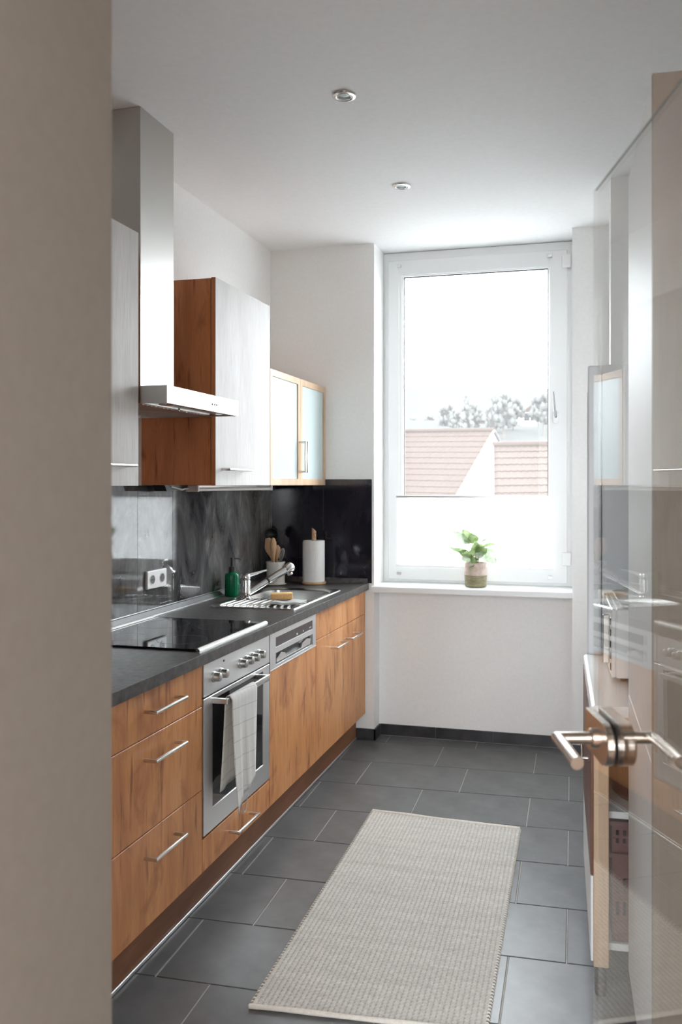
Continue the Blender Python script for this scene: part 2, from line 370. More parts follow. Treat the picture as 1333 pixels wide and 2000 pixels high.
struct('ceiling', 'white plastered kitchen ceiling', 'ceiling', XW, 0.9, 0.986, 4.95, H, H+0.1, 'ceiling', bev=0)
# wall with the doorway, jambs painted beige
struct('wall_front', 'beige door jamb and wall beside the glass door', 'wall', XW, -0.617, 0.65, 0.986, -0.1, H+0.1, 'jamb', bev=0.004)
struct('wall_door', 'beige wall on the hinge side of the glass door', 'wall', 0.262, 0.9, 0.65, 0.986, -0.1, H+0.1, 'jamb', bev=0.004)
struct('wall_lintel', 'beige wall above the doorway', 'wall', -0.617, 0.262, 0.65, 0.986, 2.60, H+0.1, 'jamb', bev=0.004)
# hall behind the camera
struct('wall_hall_left', 'plain hall wall on the left', 'wall', -2.0, -1.87, -2.2, 0.65, -0.1, H+0.1, 'hall', bev=0)
struct('wall_hall_right', 'plain hall wall on the right', 'wall', 1.3, 1.42, -2.2, 0.65, -0.1, H+0.1, 'hall', bev=0)
for nm, lb, a in (('wall_hall_back', 'hall wall below the added window', (-2.0, 1.42, -2.32, -2.2, -0.1, 0.65)), ('wall_hall_top', 'hall wall above the added window', (-2.0, 1.42, -2.32, -2.2, 2.65, H+0.1)),
                  ('wall_hall_side', 'hall wall on the left of the added window', (-2.0, -1.5, -2.32, -2.2, 0.65, 2.65)), ('wall_hall_end', 'hall wall on the right of the added window', (0.9, 1.42, -2.32, -2.2, 0.65, 2.65))):
    struct(nm, lb, 'wall', *a, 'hall', bev=0)
w2 = thing('fill_window', 'wide white unseen window added in the hall as fill light', 'window', (-0.3, -2.26, 0.65), kind='structure')  # added out of view so daylight fills the surfaces facing the camera
ring_prism('frame', (-1.5, 0.9, 0.65, 2.65), (-1.43, 0.83, 0.72, 2.58), -2.30, -2.24, 'pvc', w2, XZ, 0.002)
box('mullion', -0.335, -0.265, -2.30, -2.24, 0.72, 2.58, 'pvc', w2, 0.002)
struct('wall_hall_front', 'plain hall wall next to the kitchen door', 'wall', 0.9, 1.42, 0.65, 0.75, -0.1, H+0.1, 'hall', bev=0)
tag(box('ceiling_hall', -2.0, 1.42, -2.32, 0.66, H, H+0.1, 'hall', bev=0), 'plain hall ceiling', 'ceiling', kind='structure')
tag(box('floor_hall', -2.0, 1.42, -2.32, 0.72, -0.1, -0.001, 'hallfloor', bev=0), 'brown wooden hall floor', 'floor', kind='structure')
# floor: grout bed with single tiles
floor = tag(box('floor', XW, 0.9, 0.72, 5.0, -0.1, -0.003, 'grout', bev=0), 'grey slate tile floor with pale grout in running bond', 'floor', kind='structure')
TA = math.radians(1.65); TP, TQ, G = 0.507, 0.338, 0.0045
def t2w(x, y): return (x*math.cos(TA)-y*math.sin(TA), x*math.sin(TA)+y*math.cos(TA))
def clip(poly, ax, val, keep):
    out = []
    for k in range(len(poly)):
        a, b_ = poly[k], poly[(k+1) % len(poly)]
        ia = (a[ax]-val)*keep >= 0; ib = (b_[ax]-val)*keep >= 0
        if ia: out.append(a)
        if ia != ib:
            t = (val-a[ax])/(b_[ax]-a[ax]); out.append((a[0]+(b_[0]-a[0])*t, a[1]+(b_[1]-a[1])*t))
    return out
tile_me = None
for rr in range(-5, 8):
    y0 = 2.293+rr*TQ
    x_start = -1.208 if rr % 2 == 0 else -1.033
    for cc_ in range(-2, 5):
        x0 = x_start+cc_*TP
        q = [(x0+G/2, y0+G/2), (x0+TP-G/2, y0+G/2), (x0+TP-G/2, y0+TQ-G/2), (x0+G/2, y0+TQ-G/2)]
        poly = [t2w(*p) for p in q]; full = poly
        for ax, val, keep in ((0, -1.346, 1), (0, 0.775, -1), (1, 0.73, 1), (1, YN-0.012, -1)):
            poly = clip(poly, ax, val, keep)
            if len(poly) < 3: break
        if len(poly) < 3: continue
        area = abs(sum(poly[i][0]*poly[(i+1) % len(poly)][1]-poly[(i+1) % len(poly)][0]*poly[i][1] for i in range(len(poly))))/2
        if area < 0.0004: continue
        if poly == full:
            if tile_me is None:
                bm = bmesh.new(); add_box(bm, G/2, TP-G/2, G/2, TQ-G/2, -0.008, 0, 0.0012)
                bmesh.ops.recalc_face_normals(bm, faces=bm.faces[:])
                tile_me = bpy.data.meshes.new('floor_tile'); bm.to_mesh(tile_me); bm.free()
            o = link('floor_tile', tile_me, 'tile', floor)
            wx, wy = t2w(x0, y0); o.location = (wx, wy, 0); o.rotation_euler = (random.uniform(-.0008, .0008), random.uniform(-.0008, .0008), TA)
        else:
            prism('floor_tile', poly, XY, -0.008, 0, 'tile', floor, bev=0.001)
# skirting tiles
sk = thing('baseboard_back', 'black skirting tiles along the wall under the window', 'baseboard', (-0.7, YN, 0), kind='structure')
box('grout_bed', XN0, XN1, YN-0.006, YN, 0, 0.062, 'skirtgrout', sk, bev=0)
xs = [XN0+0.010, -0.905, -0.577, -0.251, XN1]
for k in range(4): box('tile', xs[k]+0.0015, xs[k+1]-0.0015, YN-0.011, YN-0.001, 0.002, 0.064, 'skirt', sk, bev=0.001)
box('tile', XN0+0.0005, XN0+0.010, YB-0.010, YN-0.012, 0.002, 0.064, 'skirt', sk, bev=0.001)
box('tile', -1.345, XN0+0.010, YB-0.010, YB-0.0005, 0.002, 0.064, 'skirt', sk, bev=0.001)
box('tile', XN1+0.001, 0.04, 4.625, 4.6345, 0.002, 0.064, 'skirt', sk, bev=0.001)

# ------------------------------------------------------------------ window
win = thing('window_1', 'tall white single-sash window in the niche', 'window', (-0.69, YF, 0.88), kind='structure')
ring_prism('outer_frame', (XN0+0.001, XN1-0.001, 0.881, 2.826), (-1.196, -0.180, 0.915, 2.772), YF, 4.95, 'pvc', win, XZ, 0.002)
sash = ring_prism('sash', (-1.207, -0.170, 0.897, 2.778), (-1.122, -0.272, 0.982, 2.686), YF-0.018, 4.93, 'pvc', win, XZ, 0.004)
ring_prism('glazing_bead', (-1.132, -0.262, 0.972, 2.696), (-1.116, -0.276, 0.988, 2.680), YF-0.012, YF+0.006, 'pvc', sash, XZ, 0.002)
ring_prism('gasket', (-1.117, -0.275, 0.987, 2.681), (-1.112, -0.280, 0.992, 2.676), YF+0.0, YF+0.009, 'blackrubber', sash, XZ)
bm = bmesh.new(); fv = [bm.verts.new((x, YF+0.011, z)) for x, z in ((-1.118, 0.986), (-0.276, 0.986), (-0.276, 2.682), (-1.118, 2.682))]; bm.faces.new(fv)
fin('pane', bm, 'winglass', sash)
hd = thing('x', None, None) if False else None
h1 = prism('handle_rosette', rrect(-0.248, -0.218, 1.80, 1.87, 0.012), XZ, YF-0.028, YF-0.018, 'windowhandle', win)
tube('handle_lever', [(-0.233, YF-0.028, 1.838), (-0.233, YF-0.062, 1.838), (-0.236, YF-0.066, 1.87), (-0.246, YF-0.066, 1.975)], [0.006, 0.006, 0.0065, 0.005], 'windowhandle', win)
for z0 in (2.672, 1.0): box('hinge_cover', -0.200, -0.150, YF-0.030, YF-0.004, z0, z0+0.075, 'pvc', win, 0.004)
bl = thing('pleated_blind', 'white pleated blind drawn over the lower window pane', 'blind', (-0.70, YF, 0.98))
bm = bmesh.new(); NP = 26; z0b, z1b = 0.985, 1.380; prev = None
for k in range(NP*2+1):
    z = z0b+(z1b-z0b)*k/(NP*2); y = YF-0.030-(0.0045 if k % 2 else 0)
    cur = [bm.verts.new((-1.150, y, z)), bm.verts.new((-0.255, y, z))]
    if prev: bm.faces.new((prev[0], prev[1], cur[1], cur[0]))
    prev = cur
fin('pleated_fabric', bm, 'blind', bl)
box('top_rail', -1.154, -0.250, YF-0.040, YF-0.022, 1.378, 1.392, 'alu', bl, 0.002)
box('bottom_rail', -1.154, -0.250, YF-0.040, YF-0.022, 0.972, 0.985, 'pvc', bl, 0.002)
for xx in (-1.14, -0.265): tube('tension_cord', [(xx, YF-0.031, 1.392), (xx, YF-0.031, 2.745)], 0.0009, 'white', bl, 6)
for xx, zz in ((-1.14, 2.735), (-0.265, 2.735), (-1.14, 0.925), (-0.265, 0.925)):
    box('cord_clip', xx-0.012, xx+0.012, YF-0.036, YF-0.0185, zz, zz+0.016, 'alu', bl, 0.002)
tag(prism('trim_1', rrect(4.615, YF+0.02, 0.845, 0.880, 0.006, 3), lambda p, q, a: (a, p, q), XN0-0.008, XN1+0.002, 'sill'), 'white window sill board carrying the plant', 'window sill', kind='structure')

# ------------------------------------------------------------------ ceiling spots
def spot(x, y, label):
    s = thing('ceiling_spotlight', label, 'spotlight', (x, y, H), group='recessed ceiling spotlights')
    lathe('trim_ring', [(0.043, H-0.0005), (0.043, H-0.004), (0.040, H-0.008), (0.031, H-0.010), (0.026, H-0.006), (0.026, H-0.0005)], (x, y, 0), 'satin', s)
    lathe('inner_ring', [(0.0255, H-0.001), (0.0255, H-0.009), (0.0225, H-0.009), (0.0215, H-0.001)], (x, y, 0), 'chrome', s)
    lathe('lamp_glass', [(0.0, H-0.006), (0.012, H-0.005), (0.0212, H-0.001)], (x, y, 0), 'frost', s)
spot(-0.869, 2.851, 'satin metal ceiling spotlight above the oven side of the room')
spot(-0.877, 3.78, 'satin metal ceiling spotlight closer to the window')
for p in ([(-0.735, 3.03), (-0.71, 3.045), (-0.695, 3.06)], [(-0.465, 3.045), (-0.45, 3.055), (-0.43, 3.062)]):
    pass

# ------------------------------------------------------------------ handles
def bar_handle(parent, y0, y1, z, x=XFRONT, out=0.038, r=0.0058, name='handle'):
    return tube(name, [(x-0.001, y0, z), (x+out, y0, z), (x+out, y1, z), (x-0.001, y1, z)], r, 'satin', parent, 12)
def bar_handle_v(parent, y, z0, z1, x, out=0.034, r=0.0055):
    return tube('handle', [(x-0.001, y, z0), (x+out, y, z0), (x+out, y, z1), (x-0.001, y, z1)], r, 'satin', parent, 12)
def front(parent, name, y0, y1, z0, z1, x=XFRONT, mat='oak'):
    return box(name, x-0.019, x, y0+0.0015, y1-0.0015, z0+0.0015, z1-0.0015, mat, parent, 0.0012)

# ------------------------------------------------------------------ base units
ZB, ZT = 0.150, 0.855
def carcass(parent, y0, y1, z0=ZB, z1=ZT):
    bm = bmesh.new(); x0, x1 = XW+0.005, XFRONT-0.0205
    add_box(bm, x0, x1, y0, y0+0.016, z0, z1); add_box(bm, x0, x1, y1-0.016, y1, z0, z1)
    add_box(bm, x0, x1, y0+0.016, y1-0.016, z0, z0+0.016); add_box(bm, x0, x0+0.008, y0+0.016, y1-0.016, z0+0.016, z1)
    return fin('body', bm, 'oakside', parent)
def drawer_unit(y0, y1, label):
    t = thing('drawer_cabinet', label, 'cabinet', (-1.58, (y0+y1)/2, ZB), group='drawer units under the worktop')
    carcass(t, y0, y1); c = (y0+y1)/2+0.02
    for z0, z1, hz in ((ZB, 0.431, 0.36), (0.431, 0.712, 0.648), (0.712, ZT-0.003, 0.790)):
        f = front(t, 'drawer_front', y0, y1, z0, z1); bar_handle(f, c-0.092, c+0.092, hz)
drawer_unit(1.998, 2.597, 'oak cabinet of three drawers right beside the oven')
drawer_unit(1.398, 1.997, 'oak cabinet of three drawers next to the doorway wall')
oc = thing('oven_cabinet', 'oak housing with a single low drawer below the oven', 'cabinet', (-1.58, 2.897, ZB))
bm = bmesh.new()
add_box(bm, XW+0.005, XFRONT-0.0205, 2.598, 2.6035, ZB, ZT); add_box(bm, XW+0.005, XFRONT-0.0205, 3.1905, 3.196, ZB, ZT)
add_box(bm, XW+0.005, XFRONT-0.0205, 2.6035, 3.1905, ZB, ZB+0.016); add_box(bm, XW+0.005, XFRONT-0.022, 2.6035, 3.1905, 0.248, 0.262)
fin('body', bm, 'oakside', oc)
f = front(oc, 'drawer_front', 2.598, 3.196, ZB, 0.262); bar_handle(f, 2.81, 2.99, 0.206)
# oven
ov = thing('built_in_oven', 'stainless steel built-in oven with six knobs and dark glass door', 'oven', (-1.58, 2.897, 0.263))
box('body', -1.80, XFRONT-0.021, 2.606, 3.188, 0.266, 0.846, 'black', ov, 0)
cp = box('control_panel', XFRONT-0.020, XFRONT+0.002, 2.604, 3.190, 0.738, 0.849, 'panelsteel', ov, 0.0015)
for ky in (2.680, 2.738, 2.905, 2.963, 3.021, 3.079):
    kb = bmesh.new()
    add_lathe(kb, [(0.019, 0), (0.019, 0.004), (0.0165, 0.006), (0.0145, 0.026), (0.012, 0.028), (0, 0.028)], (XFRONT+0.002, ky, 0.793), 18, 'X')
    k_ = fin('knob', kb, 'steel', cp, True)
lathe('indicator_lamp', [(0.0035, 0), (0.0035, 0.002), (0, 0.0022)], (XFRONT+0.002, 2.76, 0.832), 'black', cp, 10, 'X')
od = ring_prism('oven_door', (2.604, 3.190, 0.270, 0.732), (2.672, 3.126, 0.346, 0.716), XFRONT-0.020, XFRONT+0.002, 'panelsteel', ov, YZ, 0.001)
box('door_glass', XFRONT-0.014, XFRONT-0.001, 2.670, 3.128, 0.344, 0.718, 'ovenglass', od, 0.0005)
bm = bmesh.new()
hx = XFRONT+0.058
add_box(bm, hx-0.009, hx, 2.672, 3.062, 0.700, 0.722, 0.003, 2)
fin('handle', bm, 'steel', od)
for yy in (2.672, 3.046): box('handle_bracket', XFRONT-0.001, hx-0.008, yy, yy+0.016, 0.702, 0.720, 'steel', od, 0.002)
# dishwasher
dw = thing('dishwasher', 'integrated dishwasher with steel control strip and oak door panel', 'dishwasher', (-1.58, 3.486, ZB))
box('body', XW+0.02, XFRONT-0.021, 3.202, 3.770, ZB+0.002, ZT-0.003, 'black', dw, 0)
bm = bmesh.new(); X0, X1 = XFRONT-0.019, XFRONT+0.001
add_box(bm, X0, X1, 3.200, 3.772, 0.826, 0.851); add_box(bm, X0, X1, 3.200, 3.772, 0.762, 0.785); add_box(bm, X0, X1, 3.200, 3.772, 0.700, 0.713)
for a, c in ((3.200, 3.262), (3.728, 3.772)):
    add_box(bm, X0, X1, a, c, 0.785, 0.826); add_box(bm, X0, X1, a, c, 0.713, 0.762)
cpd = fin('control_panel', bm, 'panelsteel', dw)
dp = box('display', X0, XFRONT-0.001, 3.262, 3.728, 0.785, 0.826, 'panelgrey', cpd, 0)
for yy, rz in ((3.52, 0.006), (3.60, 0.004), (3.690, 0.004), (3.703, 0.004)):
    box('display_mark', XFRONT-0.0012, XFRONT-0.0004, yy-rz*0.8, yy+rz*0.8, 0.797-rz*0.7, 0.797+rz*0.7, 'led', dp, 0)
box('grip_recess', X0, X0+0.004, 3.262, 3.728, 0.713, 0.762, 'black', cpd, 0)
gp = [(3.285, 0.719), (3.705, 0.719), (3.716, 0.742), (3.66, 0.752), (3.60, 0.742), (3.585, 0.724), (3.40, 0.724), (3.385, 0.742), (3.34, 0.752), (3.292, 0.735)]
prism('grip', gp, YZ, X0+0.004, XFRONT-0.005, 'alu', cpd)
box('trim_strip', X0, XFRONT+0.002, 3.200, 3.772, 0.6975, 0.7005, 'alu', cpd, 0)
front(dw, 'door_panel', 3.198, 3.774, ZB, 0.6975)
# sink unit
sc = thing('sink_cabinet', 'oak sink cabinet with two doors at the window end', 'cabinet', (-1.58, 4.207, ZB))
carcass(sc, 3.775, 4.642)
for y0, y1, hy0, hy1 in ((3.775, 4.207, 4.000, 4.172), (4.207, 4.643, 4.262, 4.434)):
    front(sc, 'false_drawer_front', y0, y1, 0.720, ZT-0.003)
    d = front(sc, 'door', y0, y1, ZB, 0.720); bar_handle(d, hy0, hy1, 0.646)
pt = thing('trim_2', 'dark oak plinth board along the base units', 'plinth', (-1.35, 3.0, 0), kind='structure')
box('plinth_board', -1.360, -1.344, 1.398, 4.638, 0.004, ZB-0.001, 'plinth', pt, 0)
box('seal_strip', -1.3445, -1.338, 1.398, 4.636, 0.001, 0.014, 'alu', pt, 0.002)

# ------------------------------------------------------------------ worktop
def rounded_hole(bm_faces): pass
wk = thing('worktop', 'dark grey stone-look worktop running the length of the wall', 'worktop', (-1.57, 3.0, WT))
SX0, SX1, SY0, SY1 = -1.742, -1.322, 3.565, 4.290   # sink outline
bm = bmesh.new(); WB = 0.856; HX0, HX1, HY0, HY1 = -1.722, -1.344, 3.86, 4.262
add_box(bm, XW+0.001, -1.272, 1.398, HY0, WB, WT, 0.0)
add_box(bm, XW+0.001, -1.272, HY1, YB-0.001, WB, WT, 0.0)
add_box(bm, XW+0.001, HX0, HY0, HY1, WB, WT, 0.0); add_box(bm, HX1, -1.272, HY0, HY1, WB, WT, 0.0)
fin('slab', bm, 'worktop', wk)
bm = bmesh.new(); add_box(bm, -1.274, -1.2705, 1.398, YB-0.001, WB, WT+0.0006, 0.0012, 2); fin('front_edging', bm, 'worktop', wk)
wp = prism('wall_profile', [(XW+0.0075, WT), (XW+0.026, WT), (XW+0.024, WT+0.006), (XW+0.014, WT+0.024), (XW+0.0075, WT+0.026)], lambda p, q, a: (p, a, q), 1.398, YB-0.010, 'profilegrey', wk)
box('profile_lip', XW+0.026, XW+0.031, 1.398, YB-0.031, WT, WT+0.005, 'alu', wp, 0.001)
box('profile_lip', XW+0.0072, XW+0.0105, 1.398, YB-0.012, WT+0.0262, WT+0.030, 'alu', wp, 0.001)
prism('wall_profile', [(YB-0.0075, WT), (YB-0.030, WT), (YB-0.026, WT+0.010), (YB-0.014, WT+0.026), (YB-0.0075, WT+0.028)], lambda p, q, a: (a, p, q), XW+0.03, -1.275, 'worktop', wk)
# backsplash panels
bs = thing('trim_3', 'dark glossy backsplash panels behind the worktop', 'backsplash', (XW, 3.0, WT), kind='structure')
ys = [1.398, 2.56, 2.86, 3.158, 3.459, YB-0.008]
ys = [1.398, 2.858, 3.158, 3.459, YB-0.0075]
for k in range(4):
    box('panel', XW+0.0005, XW+0.007, ys[k]+0.0006, ys[k+1]-0.0006, WT+0.001, 1.452, 'splash', bs, 0.0006)
for a, c in ((XW+0.008, -1.542), (-1.542, -1.252)):
    box('panel', a+0.0006, c-0.0006, YB-0.007, YB-0.0005, WT+0.001, 1.486, 'splashdark', bs, 0.0006)
# ------------------------------------------------------------------ hob
hob = thing('ceramic_hob', 'black ceramic hob with steel front rail', 'hob', (-1.56, 2.90, WT))
box('glass_plate', -1.806, -1.318, 2.606, 3.204, WT+0.0005, WT+0.007, 'blackglass', hob, 0.001)
prism('steel_rail', [(-1.317, WT+0.0005), (-1.302, WT+0.0005), (-1.304, WT+0.007), (-1.311, WT+0.0105), (-1.317, WT+0.0105)], lambda p, q, a: (p, a, q), 2.604, 3.206, 'steel', hob)
box('steel_rail', -1.822, -1.807, 2.604, 3.206, WT+0.0005, WT+0.010, 'steel', hob, 0.002)
mzone = plain('hob_zone_print', (0.09, 0.09, 0.09), 0.2)
for cx, cy, r in ((-1.45, 2.76, 0.09), (-1.45, 3.05, 0.075), (-1.68, 2.76, 0.075), (-1.68, 3.05, 0.10)):
    lathe('cooking_zone', [(r, WT+0.0068), (r, WT+0.0072), (r-0.003, WT+0.0072), (r-0.003, WT+0.0068)], (cx, cy, 0), mzone, hob, 48)
# ------------------------------------------------------------------ sink
sk_ = thing('inset_sink', 'stainless steel inset sink with ribbed drainer', 'sink', (-1.53, 3.93, WT))
ZS = WT+0.004
bm = bmesh.new()
N = 8
outer = rrect(SX0, SX1, SY0, SY1, 0.02, N); inner = rrect(HX0+0.016, HX1-0.016, HY0+0.012, HY1-0.014, 0.07, N)
mid = rrect(HX0+0.006, HX1-0.006, HY0+0.002, HY1-0.004, 0.08, N)
low = rrect(HX0+0.030, HX1-0.030, HY0+0.026, HY1-0.028, 0.065, N)
def loop(pts, z): return [bm.verts.new((p[0], p[1], z)) for p in pts]
def bridge(A, B):
    n_ = len(A)
    for k in range(n_): bm.faces.new((A[k], A[(k+1) % n_], B[(k+1) % n_], B[k]))
L = [loop(outer, WT+0.0003), loop(rrect(SX0+0.003, SX1-0.003, SY0+0.003, SY1-0.003, 0.018, N), ZS+0.002), loop(rrect(SX0+0.012, SX1-0.012, SY0+0.012, SY1-0.012, 0.015, N), ZS+0.001), loop(rrect(SX0+0.016, SX1-0.016, SY0+0.016, SY1-0.016, 0.012, N), ZS-0.001)]
L += [loop(mid, ZS-0.001), loop(inner, ZS-0.006), loop(low, ZS-0.14)]
for k in range(len(L)-1): bridge(L[k], L[k+1])
bm.faces.new(L[-1])
fin('basin', bm, 'sink', sk_, True, 30)
lathe('drain', [(0.042, ZS-0.1395), (0.040, ZS-0.136), (0.030, ZS-0.137), (0, ZS-0.138)], (-1.53, 4.06, 0), 'chrome', sk_)
for k in range(11):
    xr = SX0+0.045+k*0.033
    bm = bmesh.new(); add_tube(bm, [(xr, SY0+0.030, ZS-0.0015), (xr, SY0+0.040, ZS+0.0015), (xr, HY0-0.03, ZS+0.0005), (xr, HY0-0.016, ZS-0.002)], [0.002, 0.0055, 0.0045, 0.002], 8); fin('drainer_rib', bm, 'sink', sk_, True)
# tap
tp = thing('mixer_tap', 'chrome mixer tap with angled pull-out spray head', 'tap', (-1.674, 3.905, ZS))
bx_, by_ = -1.674, 3.842
by_ = 3.838
lathe('body', [(0.028, ZS), (0.028, ZS+0.006), (0.0235, ZS+0.012), (0.0235, ZS+0.088), (0.0225, ZS+0.091), (0.0225, ZS+0.094), (0.024, ZS+0.097), (0.024, ZS+0.112), (0.020, ZS+0.120), (0, ZS+0.122)], (bx_, by_, 0), 'chrome', tp, 32)
d = Vector((0.155, 0.20, 0.118)); s0 = Vector((bx_, by_, ZS+0.022)); 
ends = s0+d
tube('spout', [s0, s0+d*0.46], 0.0165, 'chrome', tp, 20)
tube('spout_collar', [s0+d*0.46, s0+d*0.50], 0.0150, 'black', tp, 20)
tube('spray_hose_grip', [s0+d*0.50, s0+d*0.56, s0+d*0.90], [0.0155, 0.0175, 0.0185], 'chrome', tp, 20)
tube('spray_head', [s0+d*0.885, s0+d*0.90, s0+d*0.96, s0+d*1.02, s0+d*1.06, s0+d*1.075], [0.0190, 0.025, 0.028, 0.027, 0.020, 0.008], 'chrome', tp, 24)
tube('aerator', [s0+d*0.975+Vector((0, 0, -0.018)), s0+d*0.985+Vector((0.004, 0.004, -0.036))], [0.015, 0.014], 'satin', tp, 18)
tube('lever', [(bx_, by_, ZS+0.112), (bx_+0.03, by_+0.03, ZS+0.120), (bx_+0.075, by_+0.085, ZS+0.134)], [0.012, 0.009, 0.0045], 'chrome', tp, 14)
# ------------------------------------------------------------------ things on the worktop
sp = thing('soap_dispenser', 'green ribbed glass soap bottle with black pump beside the tap', 'soap bottle', (-1.795, 3.945, WT))
sx, sy = -1.795, 3.945
lathe('bottle', [(0.0, WT+0.001), (0.033, WT+0.001), (0.036, WT+0.006), (0.036, WT+0.104), (0.033, WT+0.115), (0.016, WT+0.121), (0.014, WT+0.128)], (sx, sy, 0), 'greenglass', sp, 72, fn=lambda a, z: 1+0.022*math.cos(18*a) if z < WT+0.11 else 1, angle=60)
lathe('pump_collar', [(0.016, WT+0.120), (0.0165, WT+0.146), (0.012, WT+0.150), (0, WT+0.150)], (sx, sy, 0), 'black', sp, 20)
lathe('pump_stem', [(0.0065, WT+0.149), (0.0065, WT+0.182), (0.009, WT+0.184), (0.009, WT+0.194), (0, WT+0.195)], (sx, sy, 0), 'black', sp, 16)
tube('pump_spout', [(sx, sy, WT+0.189), (sx+0.026, sy+0.026, WT+0.188), (sx+0.032, sy+0.032, WT+0.183)], [0.0055, 0.0042, 0.0035], 'black', sp, 10)
cx, cy = -1.760, 4.452
cr = thing('utensil_crock', 'white ceramic crock holding cooking utensils', 'utensil pot', (cx, cy, WT))
lathe('saucer', [(0.0, WT+0.001), (0.052, WT+0.001), (0.060, WT+0.006), (0.058, WT+0.008), (0, WT+0.006)], (cx, cy, 0), 'ceramic', cr, 36)
lathe('crock_body', [(0.0, WT+0.007), (0.049, WT+0.007), (0.051, WT+0.012), (0.051, WT+0.122), (0.0535, WT+0.126), (0.0535, WT+0.130), (0.047, WT+0.130), (0.046, WT+0.015), (0, WT+0.014)], (cx, cy, 0), 'ceramic', cr, 36)
def flat_tool(name, label, pts, mat, group='wooden utensils in the crock', th=0.006, bottom=None, cat='utensil'):
    # pts: outline half widths along the axis [(t, halfwidth)], axis from bottom to tip
    (p0, p1, side) = bottom; p0, p1 = Vector(p0), Vector(p1); ax = (p1-p0); L_ = ax.length; ax.normalize()
    sd = Vector(side); sd = (sd-ax*sd.dot(ax)).normalized(); nn = ax.cross(sd)
    bm = bmesh.new(); rings = []
    for t, hw in pts:
        c_ = p0+ax*(t*L_); ring = []
        for k in range(10):
            an = 2*PI*k/10; ring.append(bm.verts.new(c_+sd*(hw*math.cos(an))+nn*(min(th, hw)*math.sin(an))))
        rings.append(ring)
    for a_, b__ in zip(rings[:-1], rings[1:]):
        for k in range(10): bm.faces.new((a_[k], a_[(k+1) % 10], b__[(k+1) % 10], b__[k]))
    bm.faces.new(rings[0][::-1]); bm.faces.new(rings[-1])
    o = fin(name, bm, mat, None, True, 60); return tag(o, label, cat, group)
R_, F_ = (math.cos(YAW), math.sin(YAW), 0), (-math.sin(YAW), math.cos(YAW), 0)
def cp_(r, f, z): return (cx+R_[0]*r+F_[0]*f, cy+R_[1]*r+F_[1]*f, WT+z)
flat_tool('wooden_turner', 'broad wooden turner leaning out of the white crock', [(0, .006), (.45, .006), (.55, .009), (.72, .026), (.80, .029), (.97, .016), (1, .012)], 'beech', bottom=(cp_(0.012, -0.01, 0.016), cp_(-0.045, 0.0, 0.262), R_))
flat_tool('wooden_spoon', 'long wooden spoon with narrow bowl standing in crock', [(0, .006), (.50, .006), (.62, .010), (.78, .019), (.90, .018), (.97, .012), (1, .004)], 'beech', th=0.010, bottom=(cp_(-0.004, -0.02, 0.016), cp_(-0.012, -0.028, 0.266), R_))
flat_tool('wooden_spoon', 'short round wooden spoon behind the longer one', [(0, .006), (.52, .006), (.66, .012), (.82, .021), (.94, .016), (1, .004)], 'beech', th=0.008, bottom=(cp_(-0.01, 0.015, 0.016), cp_(0.010, 0.012, 0.222), R_))
la = thing('ladle', 'black plastic ladle at the back of the crock', 'utensil', cp_(-0.02, 0.02, 0.016))
tube('handle', [cp_(-0.016, 0.026, 0.016), cp_(-0.021, 0.033, 0.13), cp_(-0.030, 0.056, 0.250)], [0.005, 0.0055, 0.006], 'black', la, 10)
bm = bmesh.new(); add_lathe(bm, [(0.0, -0.012), (0.024, -0.008), (0.036, 0.006), (0.040, 0.022), (0.037, 0.022), (0.032, 0.008), (0.02, -0.004), (0.0, -0.008)], (0, 0, 0), 24)
bmesh.ops.rotate(bm, cent=(0, 0, 0), matrix=Matrix.Rotation(math.radians(75), 3, Vector(R_)), verts=bm.verts[:])
bmesh.ops.translate(bm, vec=Vector(cp_(-0.030, 0.060, 0.272)), verts=bm.verts[:]); fin('bowl', bm, 'black', la, True)
wh = thing('whisk', 'small metal whisk with wire loops in the crock', 'utensil', cp_(0.02, 0, 0.016))
tube('handle', [cp_(0.010, 0, 0.016), cp_(0.026, -0.005, 0.130)], 0.006, 'steel', wh, 10)
b0, b1 = Vector(cp_(0.026, -0.005, 0.128)), Vector(cp_(0.042, -0.010, 0.205))
axw = (b1-b0)
for k in range(4):
    an = k*PI/4; sd = Vector(R_)*math.cos(an)+Vector(F_)*math.sin(an); pts = []
    for q in range(13):
        t = q/12; s_ = math.sin(PI*t); l_ = math.sin(PI*t)**0.7
        pts.append(b0+axw*l_+sd*(0.020*math.cos(PI*t)*(0.25+0.75*l_)))
    tube('wire_loop', pts, 0.0014, 'steel', wh, 6)
px, py = -1.566, 4.548
pr = thing('paper_towel_holder', 'round wooden holder with upright stick and leather strap', 'towel holder', (px, py, WT))
lathe('base', [(0.0, WT+0.0005), (0.066, WT+0.0005), (0.069, WT+0.004), (0.069, WT+0.011), (0.065, WT+0.014), (0, WT+0.014)], (px, py, 0), 'beech', pr, 40)
bm = bmesh.new(); add_lathe(bm, [(0.0125, WT+0.012), (0.0125, WT+0.318), (0, WT+0.318)], (px, py, 0), 20)
for v in bm.verts:
    if v.co.z > WT+0.3:
        k = (v.co.x-px)*R_[0]+(v.co.y-py)*R_[1]; v.co.z -= 0.010+k*0.85
fin('stick', bm, 'beech', pr, True, 30)
lpz = WT+0.285
tube('strap', [(px+R_[0]*0.013-F_[0]*0.006, py+R_[1]*0.013-F_[1]*0.006, lpz+0.004), (px-F_[0]*0.0145, py-F_[1]*0.0145, lpz), (px+R_[0]*0.004-F_[0]*0.016, py+R_[1]*0.004-F_[1]*0.016, lpz-0.014), (px+R_[0]*0.010-F_[0]*0.015, py+R_[1]*0.010-F_[1]*0.015, lpz-0.026)], 0.0018, 'bread', pr, 6)
